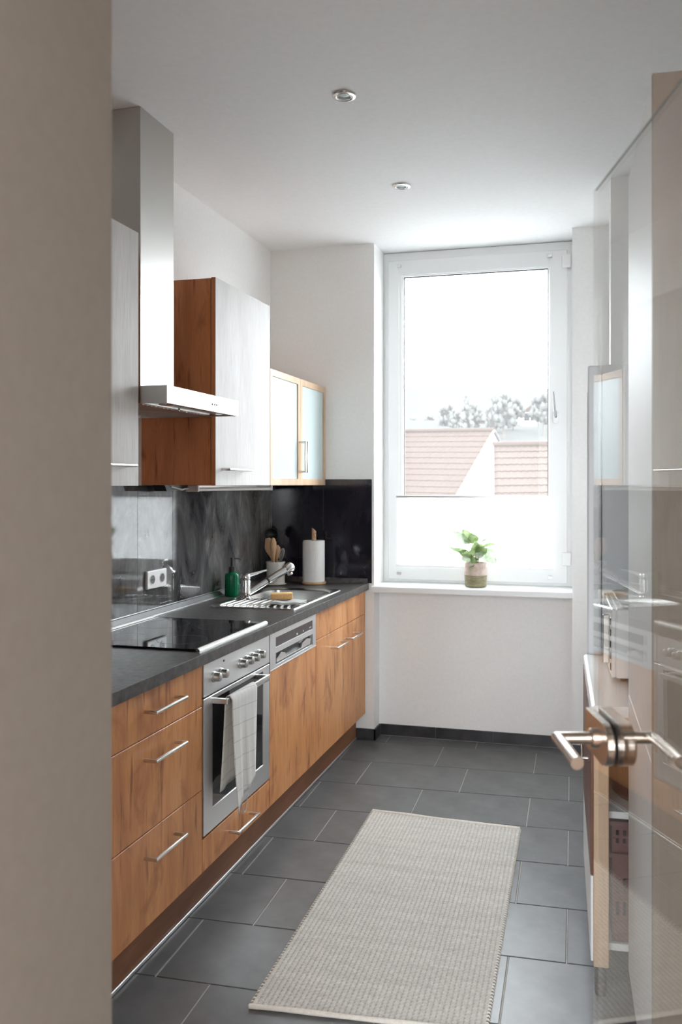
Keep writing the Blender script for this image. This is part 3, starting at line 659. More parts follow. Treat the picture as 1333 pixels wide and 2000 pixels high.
roll = lathe('paper_towel_roll', [(0.0195, WT+0.0145), (0.061, WT+0.0145), (0.061, WT+0.2455), (0.0195, WT+0.2455), (0.0195, WT+0.0145)], (px, py, 0), 'paper', None, 48)
tag(roll, 'white roll of kitchen paper on the wooden holder', 'paper roll')
bm = bmesh.new(); prev = None
for k in range(9):
    a = math.radians(150+k*8); r_ = 0.0615+0.0006*k
    ca_, sa_ = math.cos(a+YAW), math.sin(a+YAW)
    cur = [bm.verts.new((px+r_*ca_, py+r_*sa_, WT+0.0148)), bm.verts.new((px+r_*ca_, py+r_*sa_, WT+0.243-0.001*k))]
    if prev: bm.faces.new((prev[0], cur[0], cur[1], prev[1]))
    prev = cur
fin('loose_sheet', bm, 'paper', roll, True)
# sponge and folded cloth on the drainer
bm = bmesh.new(); NXc, NYc = 14, 8; vsx = []
cl_c = Vector((-1.402, 3.700, ZS+0.009))
def cloth_layer(z, sh, w_, l_):
    g = []
    for i in range(NXc):
        row = []
        for j in range(NYc):
            uu, vv = i/(NXc-1)-.5, j/(NYc-1)-.5
            row.append(bm.verts.new((cl_c.x+uu*w_+sh, cl_c.y+vv*l_+0.015*uu, z+0.0022*math.sin(9*uu+3*vv)+0.0016*math.cos(11*vv))))
        g.append(row)
    for i in range(NXc-1):
        for j in range(NYc-1): bm.faces.new((g[i][j], g[i+1][j], g[i+1][j+1], g[i][j+1]))
    return g
g1 = cloth_layer(ZS+0.0075, 0, 0.145, 0.12); g2 = cloth_layer(ZS+0.0165, 0.006, 0.135, 0.112)
for i in range(NXc-1): bm.faces.new((g1[i][0], g1[i+1][0], g2[i+1][0], g2[i][0]))
dc = fin('dishcloth', bm, 'towel', None, True, 80); tag(dc, 'folded grey and white dishcloth on the sink drainer', 'cloth')
bm = bmesh.new(); add_box(bm, -0.030, 0.030, -0.052, 0.052, 0, 0.028, 0.006, 3)
for v in bm.verts: v.co.z += 0.002*math.sin(60*v.co.y); v.co.x += 0.0015*math.sin(80*v.co.y)
so = fin('sponge', bm, 'sponge', None, True, 50); so.location = (-1.452, 3.748, ZS+0.0195); so.rotation_euler = (0, 0, math.radians(-68))
tag(so, 'orange sponge resting on the folded dishcloth', 'sponge')
# double socket on the backsplash
so_ = thing('power_socket', 'white double power socket on the backsplash above the hob', 'socket', (XW+0.007, 3.30, 1.05))
fr = box('frame', XW+0.0071, XW+0.020, 3.217, 3.381, 1.010, 1.088, 'socket', so_, 0.004, 2)
for yy in (3.258, 3.340):
    lathe('socket_well', [(0.0, 0.0135), (0.0185, 0.0135), (0.0205, 0.0145), (0.022, 0.0145), (0.022, 0.0125)], (XW+0.007, yy, 1.049), 'cable', fr, 28, 'X')
    lathe('socket_hole', [(0.0185, 0.0138), (0.0, 0.0139)], (XW+0.007, yy, 1.049), mzone, fr, 24, 'X')
    for dy in (-0.0085, 0.0085): lathe('pin_hole', [(0.003, 0.014), (0.003, 0.0146), (0, 0.0146)], (XW+0.007, yy+dy, 1.049), 'black', fr, 8, 'X')

# ------------------------------------------------------------------ wall units
XU = -1.53; ZU0 = 1.454
def upper(label, y0, y1, z1, handle, name='wall_cabinet'):
    t = thing(name, label, 'cabinet', (-1.70, (y0+y1)/2, ZU0), group='white-fronted wall cabinets')
    bm = bmesh.new(); add_box(bm, XW+0.001, XU-0.0225, y0, y1, ZU0, z1-0.004); fin('body', bm, 'oakside', t)
    d_ = box('door', XU-0.020, XU-0.0012, y0+0.0015, y1-0.0015, ZU0-0.002, z1, 'oakside', t, 0.0008)
    tag(box('front_face', XU-0.0011, XU, y0+0.002, y1-0.002, ZU0-0.0015, z1-0.0005, 'whitegrain', d_, 0.0003), 'white wood-grain face')
    if handle: bar_handle(d_, handle[0], handle[1], 1.520, XU, 0.036)
    return t
upper('white-fronted wall cabinet with oak sides on the doorway side of the cooker hood', 2.003, 2.601, 2.320, (2.30, 2.52))
upper('white-fronted wall cabinet at the doorway end of the row', 1.400, 2.001, 2.320, (1.70, 1.92))
upper('tall white-fronted wall cabinet with oak side between hood and frosted glass cabinet', 3.200, 3.797, 2.312, (3.262, 3.482))
gc = thing('glass_wall_cabinet', 'low wall cabinet with two frosted glass doors in light wood frames', 'cabinet', (-1.70, 4.22, ZU0))
bm = bmesh.new(); x0, x1 = XW+0.001, XU-0.0225; y0, y1, z0, z1 = 3.799, 4.648, ZU0, 2.012
add_box(bm, x0, x1, y0, y0+.016, z0, z1); add_box(bm, x0, x1, y1-.016, y1, z0, z1); add_box(bm, x0, x1, y0+.016, y1-.016, z0, z0+.016); add_box(bm, x0, x1, y0+.016, y1-.016, z1-.016, z1)
add_box(bm, x0, x0+.006, y0+.016, y1-.016, z0+.016, z1-.016); add_box(bm, x0+.006, x1-.01, y0+.016, y1-.016, 1.72, 1.736)
fin('body', bm, 'lightwood', gc)
for a, c, hy in ((3.7995, 4.2235, 4.206), (4.2245, 4.6475, 4.242)):
    dr = ring_prism('door', (a, c, ZU0-0.002, 2.016), (a+0.034, c-0.034, ZU0+0.032, 1.982), XU-0.020, XU, 'lightwood', gc, YZ, 0.0012)
    box('frosted_pane', XU-0.013, XU-0.006, a+0.031, c-0.031, ZU0+0.029, 1.985, 'frost', dr, 0)
    bar_handle_v(dr, hy, 1.525, 1.680, XU)
# under-cabinet lamp
ul = thing('under_cabinet_light', 'slim metal strip light under the tall wall cabinet', 'strip light', (-1.74, 3.85, ZU0))
box('housing', -1.775, -1.735, 3.42, 4.30, 1.426, ZU0-0.0005, 'steel', ul, 0.002)
tube('tube', [(-1.728, 3.43, 1.434), (-1.728, 4.29, 1.434)], 0.008, 'white', ul, 12)
for yy in (3.418, 4.286): box('end_cap', -1.780, -1.718, yy, yy+0.016, 1.424, 1.4535, 'white', ul, 0.002)
tr = thing('lamp_transformer', 'black lamp transformer with white cable under wall cabinet', 'transformer', (-1.77, 3.30, ZU0))
prism('case', [(3.205, 1.4535), (3.415, 1.4535), (3.395, 1.428), (3.225, 1.428)], YZ, -1.82, -1.765, 'black', tr)
tube('cable', [(-1.764, 3.26, 1.447), (-1.755, 3.30, 1.440), (-1.755, 3.34, 1.434), (-1.76, 3.38, 1.438), (-1.765, 3.42, 1.440)], 0.004, 'cable', tr, 8)

# ------------------------------------------------------------------ cooker hood
hd = thing('cooker_hood', 'stainless steel chimney cooker hood above the hob', 'cooker hood', (-1.65, 2.90, 1.735))
bm = bmesh.new(); add_box(bm, XW+0.001, -1.612, 2.752, 3.000, 1.790, H-0.001, 0.001); chm = fin('chimney', bm, 'steelv', hd)
for k in range(6): box('vent_slot', -1.835+0.0, -1.775, 2.7512, 2.7522, 2.66+k*0.017, 2.669+k*0.017, 'blackrubber', chm, 0)
bm = bmesh.new()
y0, y1, xb, xf, z0, z1 = 2.606, 3.192, XW+0.001, -1.425, 1.735, 1.796
add_box(bm, xb, xf, y0, y1, z1-0.004, z1); add_box(bm, xf-0.004, xf, y0, y1, z0, z1-0.004)
add_box(bm, xb, xf-0.004, y0, y0+0.004, z0, z1-0.004); add_box(bm, xb, xf-0.004, y1-0.004, y1, z0, z1-0.004); add_box(bm, xb, xb+0.004, y0+0.004, y1-0.004, z0, z1-0.004)
cn = fin('canopy', bm, 'steel', hd)
for k, yy in enumerate((2.985, 3.005, 3.022)):
    lathe('button', [(0.0035, 0), (0.0035, 0.002), (0, 0.0024)], (xf, yy-0.03, 1.762), 'black', cn, 10, 'X')
up_ = box('underside_plate', xb+0.004, xf-0.004, y0+0.004, y1-0.004, 1.744, 1.748, 'steel', hd, 0)
for a, c in ((2.640, 2.892), (2.906, 3.158)):
    fl = box('grease_filter', xb+0.06, xf-0.110, a, c, 1.738, 1.7438, 'alu', up_, 0.001)
    for k in range(8): box('filter_rib', xb+0.075, xf-0.125, a+0.02+k*0.029, a+0.030+k*0.029, 1.7365, 1.7385, 'steel', fl, 0)
for yy in (2.70, 3.10): lathe('hood_lamp', [(0.026, 1.7439), (0.026, 1.737), (0.022, 1.736), (0.0, 1.738)], (xf-0.055, yy, 0), 'chrome', up_, 24)

# ------------------------------------------------------------------ tea towel over the oven handle
bm = bmesh.new(); uvl = bm.loops.layers.uv.new('UVMap')
NY, ytl, ytr = 22, 2.690, 2.905
rows = []; uvs = {}
hz_top = 0.7245; hb, hf = hx-0.0135, hx+0.0035
for j in range(NY+1):
    t = j/NY; y = ytl+(ytr-ytl)*t
    zb_front = 0.325+0.075*t + (0.055*max(0, 0.18-t)/0.18*-0.3)
    zb_back = 0.400+0.02*t
    prof = []
    nb = 14
    for k in range(nb+1):
        s = k/nb; z = zb_back+(0.712-zb_back)*s; prof.append((hb-0.004-0.010*(1-s)+0.003*math.sin(5*t*PI+2*s)*(1-s), z, y-0.020*(1-s)))
    prof += [(hb-0.001, 0.721, y), (hb+0.003, hz_top+0.0015, y), ((hb+hf)/2, hz_top+0.0025, y), (hf-0.003, hz_top+0.0015, y), (hf+0.001, 0.720, y)]
    nf = 20
    for k in range(nf+1):
        s = k/nf; z = 0.712+(zb_front-0.712)*s
        rip = 0.005*math.sin(3.2*PI*t+0.9*s)*s+0.003*math.sin(7*PI*t+2)*s
        yy = y + s*s*0.035*(1-t) - 0.004*s
        prof.append((hf+0.004+0.004*s+rip+0.002, z, yy))
    dist = 0; ring = []
    for q, (x_, z_, y_) in enumerate(prof):
        if q: dist += math.dist(prof[q-1], prof[q])
        v = bm.verts.new((x_, y_, z_)); uvs[v] = (t*0.42+0.02, dist+0.02); ring.append(v)
    rows.append(ring)
for a_, b__ in zip(rows[:-1], rows[1:]):
    for k in range(len(a_)-1):
        f_ = bm.faces.new((a_[k], b__[k], b__[k+1], a_[k+1]))
        for lp in f_.loops: lp[uvl].uv = uvs[lp.vert]
tw = fin('tea_towel', bm, 'towel', None, True, 80); tag(tw, 'white checked tea towel draped over the oven handle', 'towel')
sm = tw.modifiers.new('thick', 'SOLIDIFY'); sm.thickness = 0.0016; sm.offset = 0
tube('hanging_loop', [(hf+0.014, 2.80, 0.352), (hf+0.016, 2.795, 0.325), (hf+0.016, 2.782, 0.300), (hf+0.015, 2.765, 0.300), (hf+0.014, 2.752, 0.335)], 0.0016, 'towel', tw, 6)

# ------------------------------------------------------------------ rug
rg = thing('woven_rug', 'off-white woven cotton runner rug on the tiles', 'rug', (-0.632, 2.9, 0))
A_, B_, C_, D_ = Vector((-0.941, 2.182)), Vector((-0.290, 2.235)), Vector((-0.321, 3.588)), Vector((-0.974, 3.626))
def rugp(s, t): p = A_.lerp(B_, s).lerp(D_.lerp(C_, s), t); return p
bm = bmesh.new(); NR, NL = 42, 90; sx_, sy_ = NR*6, NL*6; wl = bm.verts.layers.float.new('warp')
grid = []
random.seed(3)
wob = [random.uniform(-1, 1) for _ in range(sy_+1)]
for i in range(sy_+1):
    t = i/sy_; row = []
    for j in range(sx_+1):
        s = j/sx_; p = rugp(s, t)
        rib = abs(math.sin(PI*NR*s)); weft = math.sin(2*PI*NL*t+(PI if int(NR*s) % 2 else 0))
        gap = (1-rib)**1.5*(0.35+0.65*max(0, weft)); z = 0.0075-0.0035*gap+0.0006*math.sin(14*t+wob[i]*0.4)-0.0008*max(0, -math.sin(2*PI*NL*t*2))
        dx = 0.0
        if j == 0 or j == sx_: dx = (0.0035 if (i//4) % 2 else -0.001)*(1 if j else -1); z = 0.004
        vv_ = bm.verts.new((p.x+dx, p.y, z)); vv_[wl] = gap; row.append(vv_)
    grid.append(row)
for i in range(sy_):
    for j in range(sx_): bm.faces.new((grid[i][j], grid[i][j+1], grid[i+1][j+1], grid[i+1][j]))
bot = [[bm.verts.new((rugp(s, t).x, rugp(s, t).y, 0.0008)) for s in (0, 1)] for t in [i/sy_ for i in range(sy_+1)]]
for i in range(sy_):
    bm.faces.new((grid[i][0], grid[i+1][0], bot[i+1][0], bot[i][0])); bm.faces.new((grid[i][-1], bot[i][1], bot[i+1][1], grid[i+1][-1])); bm.faces.new((bot[i][0], bot[i+1][0], bot[i+1][1], bot[i][1]))
fin('woven_field', bm, 'rug', rg, True, 180)
for t, t2 in ((0.0, 0.0), (1.0, 1.0)):
    pts = []
    for k in range(15):
        s = k/14; p = rugp(s, t); pts.append((p.x, p.y, 0.0075+0.001*math.sin(9*s)))
    tube('hem', pts, [0.0068+0.0006*math.sin(5*k) for k in range(15)], 'rughem', rg, 10)
for side in (0, 1):
    bm = bmesh.new()
    for k in range(90):
        t = (k+0.5)/90; p = rugp(side, t); q = rugp(0.5, t); d_ = (p-q).normalized()
        a_ = p-d_*0.004; c_ = p+d_*0.0045
        add_tube(bm, [(a_.x, a_.y, 0.0075), ((a_.x+c_.x)/2+d_.x*0.001, (a_.y+c_.y)/2, 0.0080), (c_.x, c_.y, 0.0035)], [0.0018, 0.0026, 0.0022], 5)
    o = fin('edge_stitches', bm, 'rughem', rg, True); o['kind'] = 'stuff'

# ------------------------------------------------------------------ plant on the sill
pcx, pcy, pz = -0.672, 4.745, 0.8805
pt_ = thing('potted_plant', 'leafy green houseplant in a two-tone ceramic pot on the sill', 'plant', (pcx, pcy, pz))
po_ = lathe('pot', [(0.0, pz), (0.054, pz), (0.060, pz+0.006), (0.0635, pz+0.066), (0.0635, pz+0.068)], (pcx, pcy, 0), 'potlow', pt_, 40)
lathe('pot_upper_band', [(0.0637, pz+0.067), (0.0650, pz+0.134), (0.063, pz+0.137), (0.059, pz+0.134), (0.058, pz+0.118), (0, pz+0.118)], (pcx, pcy, 0), 'potglaze', po_, 40)
lathe('soil', [(0.057, pz+0.119), (0.03, pz+0.124), (0, pz+0.125)], (pcx, pcy, 0), 'soil', pt_, 24)
def leaf(base, tip, width, sag, mat, roll=0.0, stem_from=None):
    base = Vector(base); tip = Vector(tip); ax = tip-base; L_ = ax.length; axn = ax.normalized()
    sd = axn.cross(Vector(F_)); roll = 1.0-roll; width *= 1.35
    sd.normalize(); nn = sd.cross(axn).normalized()
    q = Matrix.Rotation(roll, 3, axn); sd = q @ sd; nn = q @ nn
    bm = bmesh.new(); g = []
    for i in range(11):
        t = i/10; hw = width*0.5*(math.sin(PI*t**0.8)**0.8)*(1-0.25*t) if 0 < i < 10 else 0.0006
        c_ = base+ax*t+nn*(sag*4*t*(1-t)*L_)
        row = []
        for j in range(5):
            u_ = j/2-1; row.append(bm.verts.new(c_+sd*(hw*u_)+nn*(0.22*hw*abs(u_)+0.05*hw*math.sin(9*t+u_))))
        g.append(row)
    for i in range(10):
        for j in range(4): bm.faces.new((g[i][j], g[i][j+1], g[i+1][j+1], g[i+1][j]))
    o = fin('leaf', bm, mat, pt_, True, 120)
    tr = bmesh.new(); sf = Vector(stem_from) if stem_from else Vector((pcx+random.uniform(-.012, .012), pcy+random.uniform(-.012, .012), pz+0.12))
    mid_ = (sf+base)/2+Vector((0, 0, 0.008)); add_tube(tr, [sf, mid_, base, base+ax*0.3+nn*(sag*0.84*L_)], [0.0028, 0.0024, 0.0018, 0.001], 6); fin('petiole', tr, 'stem', o, True)
T = pz+0.137
def lp(dx, dz, dy=0.0): return (pcx+dx*R_[0]+dy*F_[0], pcy+dx*R_[1]+dy*F_[1], T+dz)
leaf(lp(-.035, .105, -.01), lp(-.130, .182, .0), .040, .10, 'leafpale', 0.9)
leaf(lp(-.050, .070, -.02), lp(-.152, .090, -.03), .034, .08, 'leaf', 0.1)
leaf(lp(-.030, .045, -.02), lp(-.100, .064, -.04), .040, .08, 'leaf', 0.5)
leaf(lp(-.025, .040, -.03), lp(-.088, .022, -.06), .042, .12, 'leafpale', 0.6)
leaf(lp(-.030, .045, -.045), lp(-.047, -.035, -.078), .038, .20, 'leaf', 0.2)
leaf(lp(.025, .072, -.03), lp(.110, .000, -.055), .072, .18, 'leafpale', 0.75)
leaf(lp(.030, .115, .0), lp(.124, .142, .01), .022, .06, 'leafpale', 0.1)
leaf(lp(.036, .080, .01), lp(.124, .098, .02), .030, .10, 'leaf', 0.1)
leaf(lp(.000, .110, .01), lp(.020, .195, .02), .034, .05, 'leafpale', 1.2)
leaf(lp(-.020, .110, .0), lp(-.075, .185, .01), .055, .06, 'leaf', 1.0)
leaf(lp(-.010, .105, -.01), lp(-.030, .165, -.02), .050, .05, 'leaf', 1.3)
leaf(lp(-.004, .050, -.02), lp(.004, .118, -.045), .046, .06, 'leaf', 1.2)
leaf(lp(.010, .050, -.02), lp(.030, .108, -.04), .048, .06, 'leaf', 0.9)
leaf(lp(.015, .045, -.02), lp(.055, .085, -.05), .050, .10, 'leaf', 0.8)
leaf(lp(-.015, .030, -.03), lp(-.040, .072, -.06), .045, .10, 'leaf', 0.7)
leaf(lp(.010, .020, -.03), lp(.018, .062, -.065), .045, .10, 'leafpale', 0.9)

# ------------------------------------------------------------------ glass door (hinged on the right, open into the kitchen)
hgx, hgy = 0.217, 0.681
ang = math.atan2(0.964, -0.2657)
DW, DTOP = 0.834, 1.957
gd = thing('door_1', 'clear frameless glass door standing open', 'door', (hgx, hgy, 0), ang, local=True, kind='structure')
bm = bmesh.new(); add_box(bm, 0, DW, -0.004, 0.004, 0.008, DTOP, 0.0008)
# one reflecting sheet with closed edges
pane = fin('glass_pane', bm, 'doorglass', gd)
m, nt, b = new_mat('glass_edge'); setp(b, (0.34, 0.39, 0.38), 0.15); M['glassedge'] = m
box('top_edge', 0.002, DW-0.002, -0.0016, 0.0016, DTOP, DTOP+0.0004, 'glassedge', pane, 0)
LZ0, LZ1, LL = 1.012, 1.078, 0.135
def lockpoly(z0, z1, s0, s1):
    r = (z1-z0)/2; zc = (z0+z1)/2; out = [(DW-s0, z1), (DW-s0, z0)]
    for k in range(13):
        a = -PI/2-PI*k/12; out.append((DW-s1+r+r*math.cos(a), zc+r*math.sin(a)))
    return out
lk = prism('lock_case', lockpoly(LZ0, LZ1, 0.0, LL), XZ, 0.0055, 0.018, 'doormetal', gd, 0.0015)
lk2 = prism('lock_case', lockpoly(LZ0, LZ1, 0.0, LL), XZ, -0.0055, -0.028, 'doormetal', gd, 0.0015)
prism('gasket', lockpoly(LZ0+0.002, LZ1-0.002, 0.002, LL-0.002), XZ, 0.0042, 0.0055, 'blackrubber', lk)
prism('gasket', lockpoly(LZ0+0.002, LZ1-0.002, 0.002, LL-0.002), XZ, -0.0055, -0.0042, 'blackrubber', lk2)
hs, hz = DW-0.060, 1.043
for s, y0 in ((1, 0.018), (-1, -0.028)):
    lv = tube('lever_handle', [(hs, y0-0.002*s, hz), (hs, s*0.078, hz), (hs-0.125, s*0.078, hz)], 0.0098, 'doormetal', gd, 18)
    lathe('handle_rose', [(0.016, 0), (0.016, 0.006*s), (0.0135, 0.009*s), (0.0, 0.009*s)], (hs, y0, hz), 'doormetal', lv, 24, 'Y')
for zz in (0.25, 1.72):
    for s in (1, -1): box('hinge_plate', 0.005, 0.065, min(s*0.0042, s*0.014), max(s*0.0042, s*0.014), zz-0.03, zz+0.03, 'doormetal', gd, 0.002)
    lathe('hinge_pin', [(0.008, zz-0.045), (0.008, zz+0.045)], (-0.012, 0.0, 0), 'doormetal', gd, 16)
fm = thing('trim_4', 'beige door frame lining on the hinge side', 'door frame', (0.24, 0.68, 0), kind='structure')
box('lining', 0.232, 0.2615, 0.652, 0.984, 0.0, 2.598, 'jamb', fm, 0.002)

# ------------------------------------------------------------------ furniture on the right (turned a little with that wall)
RA = math.radians(2.6)
tu = thing('tall_cupboard', 'tall cupboard with beige side and white front behind the glass door', 'cupboard', (0.108, 1.862, 0), RA, local=True)
box('body', 0.020, 0.60, 0.0, 0.598, 0.10, 2.312, 'cardside', tu, 0.001)
for z0, z1, hz0 in ((0.102, 0.87, 0.60), (0.873, 2.310, 1.05)):
    d_ = box('door', 0.0, 0.019, 0.002, 0.596, z0, z1, 'cupboardwhite', tu, 0.0015)
box('side_panel', 0.0, 0.60, -0.017, -0.0005, 0.0, 2.314, 'cardside', tu, 0.001)
box('plinth', 0.05, 0.60, 0.002, 0.596, 0.0, 0.099, 'cardside', tu, 0)
# sideboard with open shelf end
sb = thing('sideboard', 'low sideboard with white top and open shelf end', 'sideboard', (-0.022, 2.468, 0), RA, local=True)
SBL, SBD, SBZ = 0.735, 0.575, 0.83
prism('top', rrect(0.0, SBD, SBZ-0.030, SBZ, 0.012, 4), lambda p, q, a: (p, a, q), 0.0, SBL, 'frontwhite', sb)
for (xx, yy) in ((0.0085, 0.006), (SBD-0.05, 0.006), (0.0085, SBL-0.05), (SBD-0.05, SBL-0.05)):
    box('post', xx, xx+0.042, yy, yy+0.042, 0.085, SBZ-0.030, 'lightwood', sb, 0.002)
    lathe('foot', [(0.016, 0.0), (0.018, 0.01), (0.018, 0.085)], (xx+0.021, yy+0.021, 0), 'black', sb, 16)
box('apron', 0.051, SBD-0.05, 0.010, 0.026, SBZ-0.095, SBZ-0.031, 'lightwood', sb, 0.001)
box('shelf', 0.0085, SBD-0.008, 0.050, SBL-0.052, 0.495, 0.515, 'frontwhite', sb, 0.001)
box('shelf', 0.0085, SBD-0.008, 0.050, SBL-0.052, 0.115, 0.135, 'frontwhite', sb, 0.001)
box('back_panel', SBD-0.007, SBD, 0.05, SBL-0.05, 0.10, SBZ-0.032, 'lightwood', sb, 0)
d1 = box('door', 0.000, 0.0080, 0.010, SBL-0.01, 0.345, SBZ-0.033, 'darkwood', sb, 0.001)
tube('handle', [(0.001, 0.25, 0.60), (-0.018, 0.25, 0.60), (-0.018, 0.25, 0.66), (0.001, 0.25, 0.66)], 0.004, 'satin', d1, 10)
d2 = box('door', 0.001, 0.0080, 0.010, SBL-0.01, 0.10, 0.342, 'frontwhite', sb, 0.001)
def sbw(x, y, z): return (-0.022+x*math.cos(RA)-y*math.sin(RA), 2.468+x*math.sin(RA)+y*math.cos(RA), z)
mp = thing('cooking_pot', 'dark brown pot with pale rim on the sideboard shelf', 'pot', sbw(0.172, 0.20, 0.5155))
pc = sbw(0.172, 0.20, 0.0)
lathe('pot_body', [(0.0, 0.516), (0.085, 0.516), (0.105, 0.535), (0.115, 0.60), (0.115, 0.64)], pc[:2]+(0,), 'pot', mp, 36)
lathe('rim', [(0.115, 0.639), (0.120, 0.645), (0.120, 0.652), (0.112, 0.652), (0.108, 0.60), (0.0, 0.545)], pc[:2]+(0,), 'ceramic', mp, 36)
def crate(z0, z1, label):
    t = thing('storage_basket', label, 'basket', sbw(0.262, 0.212, z0), RA, local=True, group='baskets in the sideboard')
    bm = bmesh.new(); w_, l_, hh, th = 0.40, 0.30, z1-z0, 0.004
    def wall_panel(length, mk):
        n = int(length/0.020); ho = [hh*0.30, hh*0.45, hh*0.55, hh*0.72]
        add = lambda a, b_, c, d: mk(a, b_, c, d)
        add(0, length, 0, ho[0]); add(0, length, ho[3], hh); add(0, length, ho[1], ho[2])
        for k in range(n+1):
            a = min(length, k*length/n); e = min(length, a+0.011)
            if e-a > 0.002:
                add(a, e, ho[0], ho[1]); add(a, e, ho[2], ho[3])
    wall_panel(w_, lambda a, b_, c, d: add_box(bm, -w_/2+a, -w_/2+b_, -l_/2, -l_/2+th, c, d))
    wall_panel(w_, lambda a, b_, c, d: add_box(bm, -w_/2+a, -w_/2+b_, l_/2-th, l_/2, c, d))
    wall_panel(l_, lambda a, b_, c, d: add_box(bm, -w_/2, -w_/2+th, -l_/2+a, -l_/2+b_, c, d))
    wall_panel(l_, lambda a, b_, c, d: add_box(bm, w_/2-th, w_/2, -l_/2+a, -l_/2+b_, c, d))
    add_box(bm, -w_/2, w_/2, -l_/2, l_/2, 0, 0.004)
    fin('perforated_shell', bm, 'basket', t)
    ring_prism('rim', (-w_/2-0.006, w_/2+0.006, -l_/2-0.006, l_/2+0.006), (-w_/2, w_/2, -l_/2, l_/2), hh-0.012, hh, 'basket', t, XY)
crate(0.136, 0.392, 'deep dark red perforated basket under a shallower one')
crate(0.393, 0.484, 'shallow dark red perforated basket on top of a deeper one')
# microwave
mw = thing('microwave_oven', 'white microwave oven on the sideboard top', 'microwave', sbw(0.075, 0.30, SBZ+0.0005), RA, local=True)
box('case', 0.014, 0.36, 0.0, 0.42, 0.012, 0.232, 'white', mw, 0.006, 2)
box('front_panel', 0.0, 0.0138, 0.002, 0.418, 0.014, 0.230, 'white', mw, 0.003)
for k in range(5): box('button', -0.003, 0.0, 0.012, 0.030, 0.035+k*0.036, 0.056+k*0.036, 'black', mw, 0.001)
box('door_handle', -0.022, 0.0, 0.095, 0.108, 0.04, 0.20, 'satin', mw, 0.003)
for xx in (0.04, 0.32):
    for yy in (0.03, 0.39): lathe('foot', [(0.010, 0.0), (0.011, 0.012)], (xx, yy, 0), 'black', mw, 12)
box('side_seam', 0.095, 0.097, -0.0004, 0.0, 0.016, 0.228, 'black', mw, 0)
mz = SBZ+0.0005+0.2325
tray = thing('tray', 'white rimmed tray on the microwave', 'tray', sbw(0.27, 0.47, mz), RA, local=True)
prism('tray_base', rrect(-0.16, 0.14, -0.13, 0.13, 0.03), XY, 0.0, 0.006, 'white', tray)
bm = bmesh.new(); A1 = rrect(-0.16, 0.14, -0.13, 0.13, 0.03); A2 = rrect(-0.175, 0.155, -0.145, 0.145, 0.035)
ra = [bm.verts.new((p[0], p[1], 0.005)) for p in A1]; rb = [bm.verts.new((p[0], p[1], 0.022)) for p in A2]
for k in range(len(ra)): bm.faces.new((ra[k], ra[(k+1) % len(ra)], rb[(k+1) % len(ra)], rb[k]))
o = fin('tray_rim', bm, 'white', tray, True); s_ = o.modifiers.new('t', 'SOLIDIFY'); s_.thickness = 0.003
bc = Vector(sbw(0.24, 0.40, mz+0.0065))
bm = bmesh.new(); add_lathe(bm, [(0.0, -0.10), (0.028, -0.095), (0.042, -0.07), (0.047, 0.0), (0.042, 0.07), (0.028, 0.095), (0, 0.10)], (0, 0, 0), 24, 'X')
for v in bm.verts: v.co.z = max(v.co.z*0.72, -0.022)+0.022
bo = fin('bread_loaf', bm, 'bread', None, True, 80); bo.location = bc; bo.rotation_euler = (0, 0, RA); tag(bo, 'brown loaf of bread on the white tray', 'bread')
gb = thing('green_carton', 'dark green carton standing on the tray behind bread', 'carton', sbw(0.27, 0.52, mz+0.0065), RA, local=True)
box('carton_body', -0.10, 0.09, -0.035, 0.035, 0.0, 0.115, 'greenpack', gb, 0.002)
prism('lid_flap', [(-0.10, 0.115), (0.09, 0.115), (0.085, 0.130), (-0.095, 0.125)], XZ, -0.035, 0.035, 'greenpack', gb)
# fridge
fg = thing('fridge', 'white upright fridge between sideboard and wall pier', 'fridge', (-0.040, 3.245, 0), math.radians(0.5), local=True)
box('body', 0.052, 0.60, 0.0, 0.595, 0.02, 1.902, 'fridge', fg, 0.004, 2)
for z0, z1, hz0 in ((0.06, 0.70, 0.50), (0.705, 1.900, 0.80)):
    d_ = box('door', 0.0, 0.050, 0.001, 0.594, z0, z1, 'fridge', fg, 0.006, 2)
    box('grip_strip', -0.002, 0.0, 0.006, 0.014, z0+0.1, z1-0.1, 'fridge', d_, 0.0005)
for yy in (0.05, 0.54):
    for xx in (0.09, 0.55): lathe('foot', [(0.015, 0.0), (0.015, 0.02)], (xx, yy, 0), 'black', fg, 10)

# ------------------------------------------------------------------ outside the window
ca_, sa_ = math.cos(YAW), math.sin(YAW)
def out(r, dpt, z): return Vector((r*ca_-dpt*sa_, r*sa_+dpt*ca_, z))    # r metres right of and dpt metres away along the view axis
def roof_field(name, P1, P2, down, parent, nrows, ncols, amp=0.026, step=0.032):
    # P1-P2 ridge line, down = vector from ridge to eave; each course is a wavy lapped row
    P1, P2, dn = Vector(P1), Vector(P2), Vector(down); al = P2-P1; nr = al.cross(dn).normalized()
    if nr.z < 0: nr = -nr
    bm = bmesh.new(); SEG = 5
    for i in range(nrows):
        t0, t1 = i/nrows, (i+1)/nrows; top, bt, fc = [], [], []
        for j in range(ncols*SEG+1):
            s = j/(ncols*SEG); wv = amp*(0.5+0.5*math.cos(2*PI*ncols*s)); p = P1+al*s
            top.append(bm.verts.new(p+dn*t0+nr*wv)); bt.append(bm.verts.new(p+dn*t1+nr*(wv+step)+dn*(0.02*math.cos(2*PI*ncols*s)/nrows)))
            fc.append(bm.verts.new(p+dn*t1+nr*(wv*0.9)))
        for j in range(ncols*SEG):
            bm.faces.new((top[j], top[j+1], bt[j+1], bt[j])); bm.faces.new((bt[j], bt[j+1], fc[j+1], fc[j]))
    o = fin(name, bm, 'rooftile', parent, True, 50); o['kind'] = 'stuff'; return o
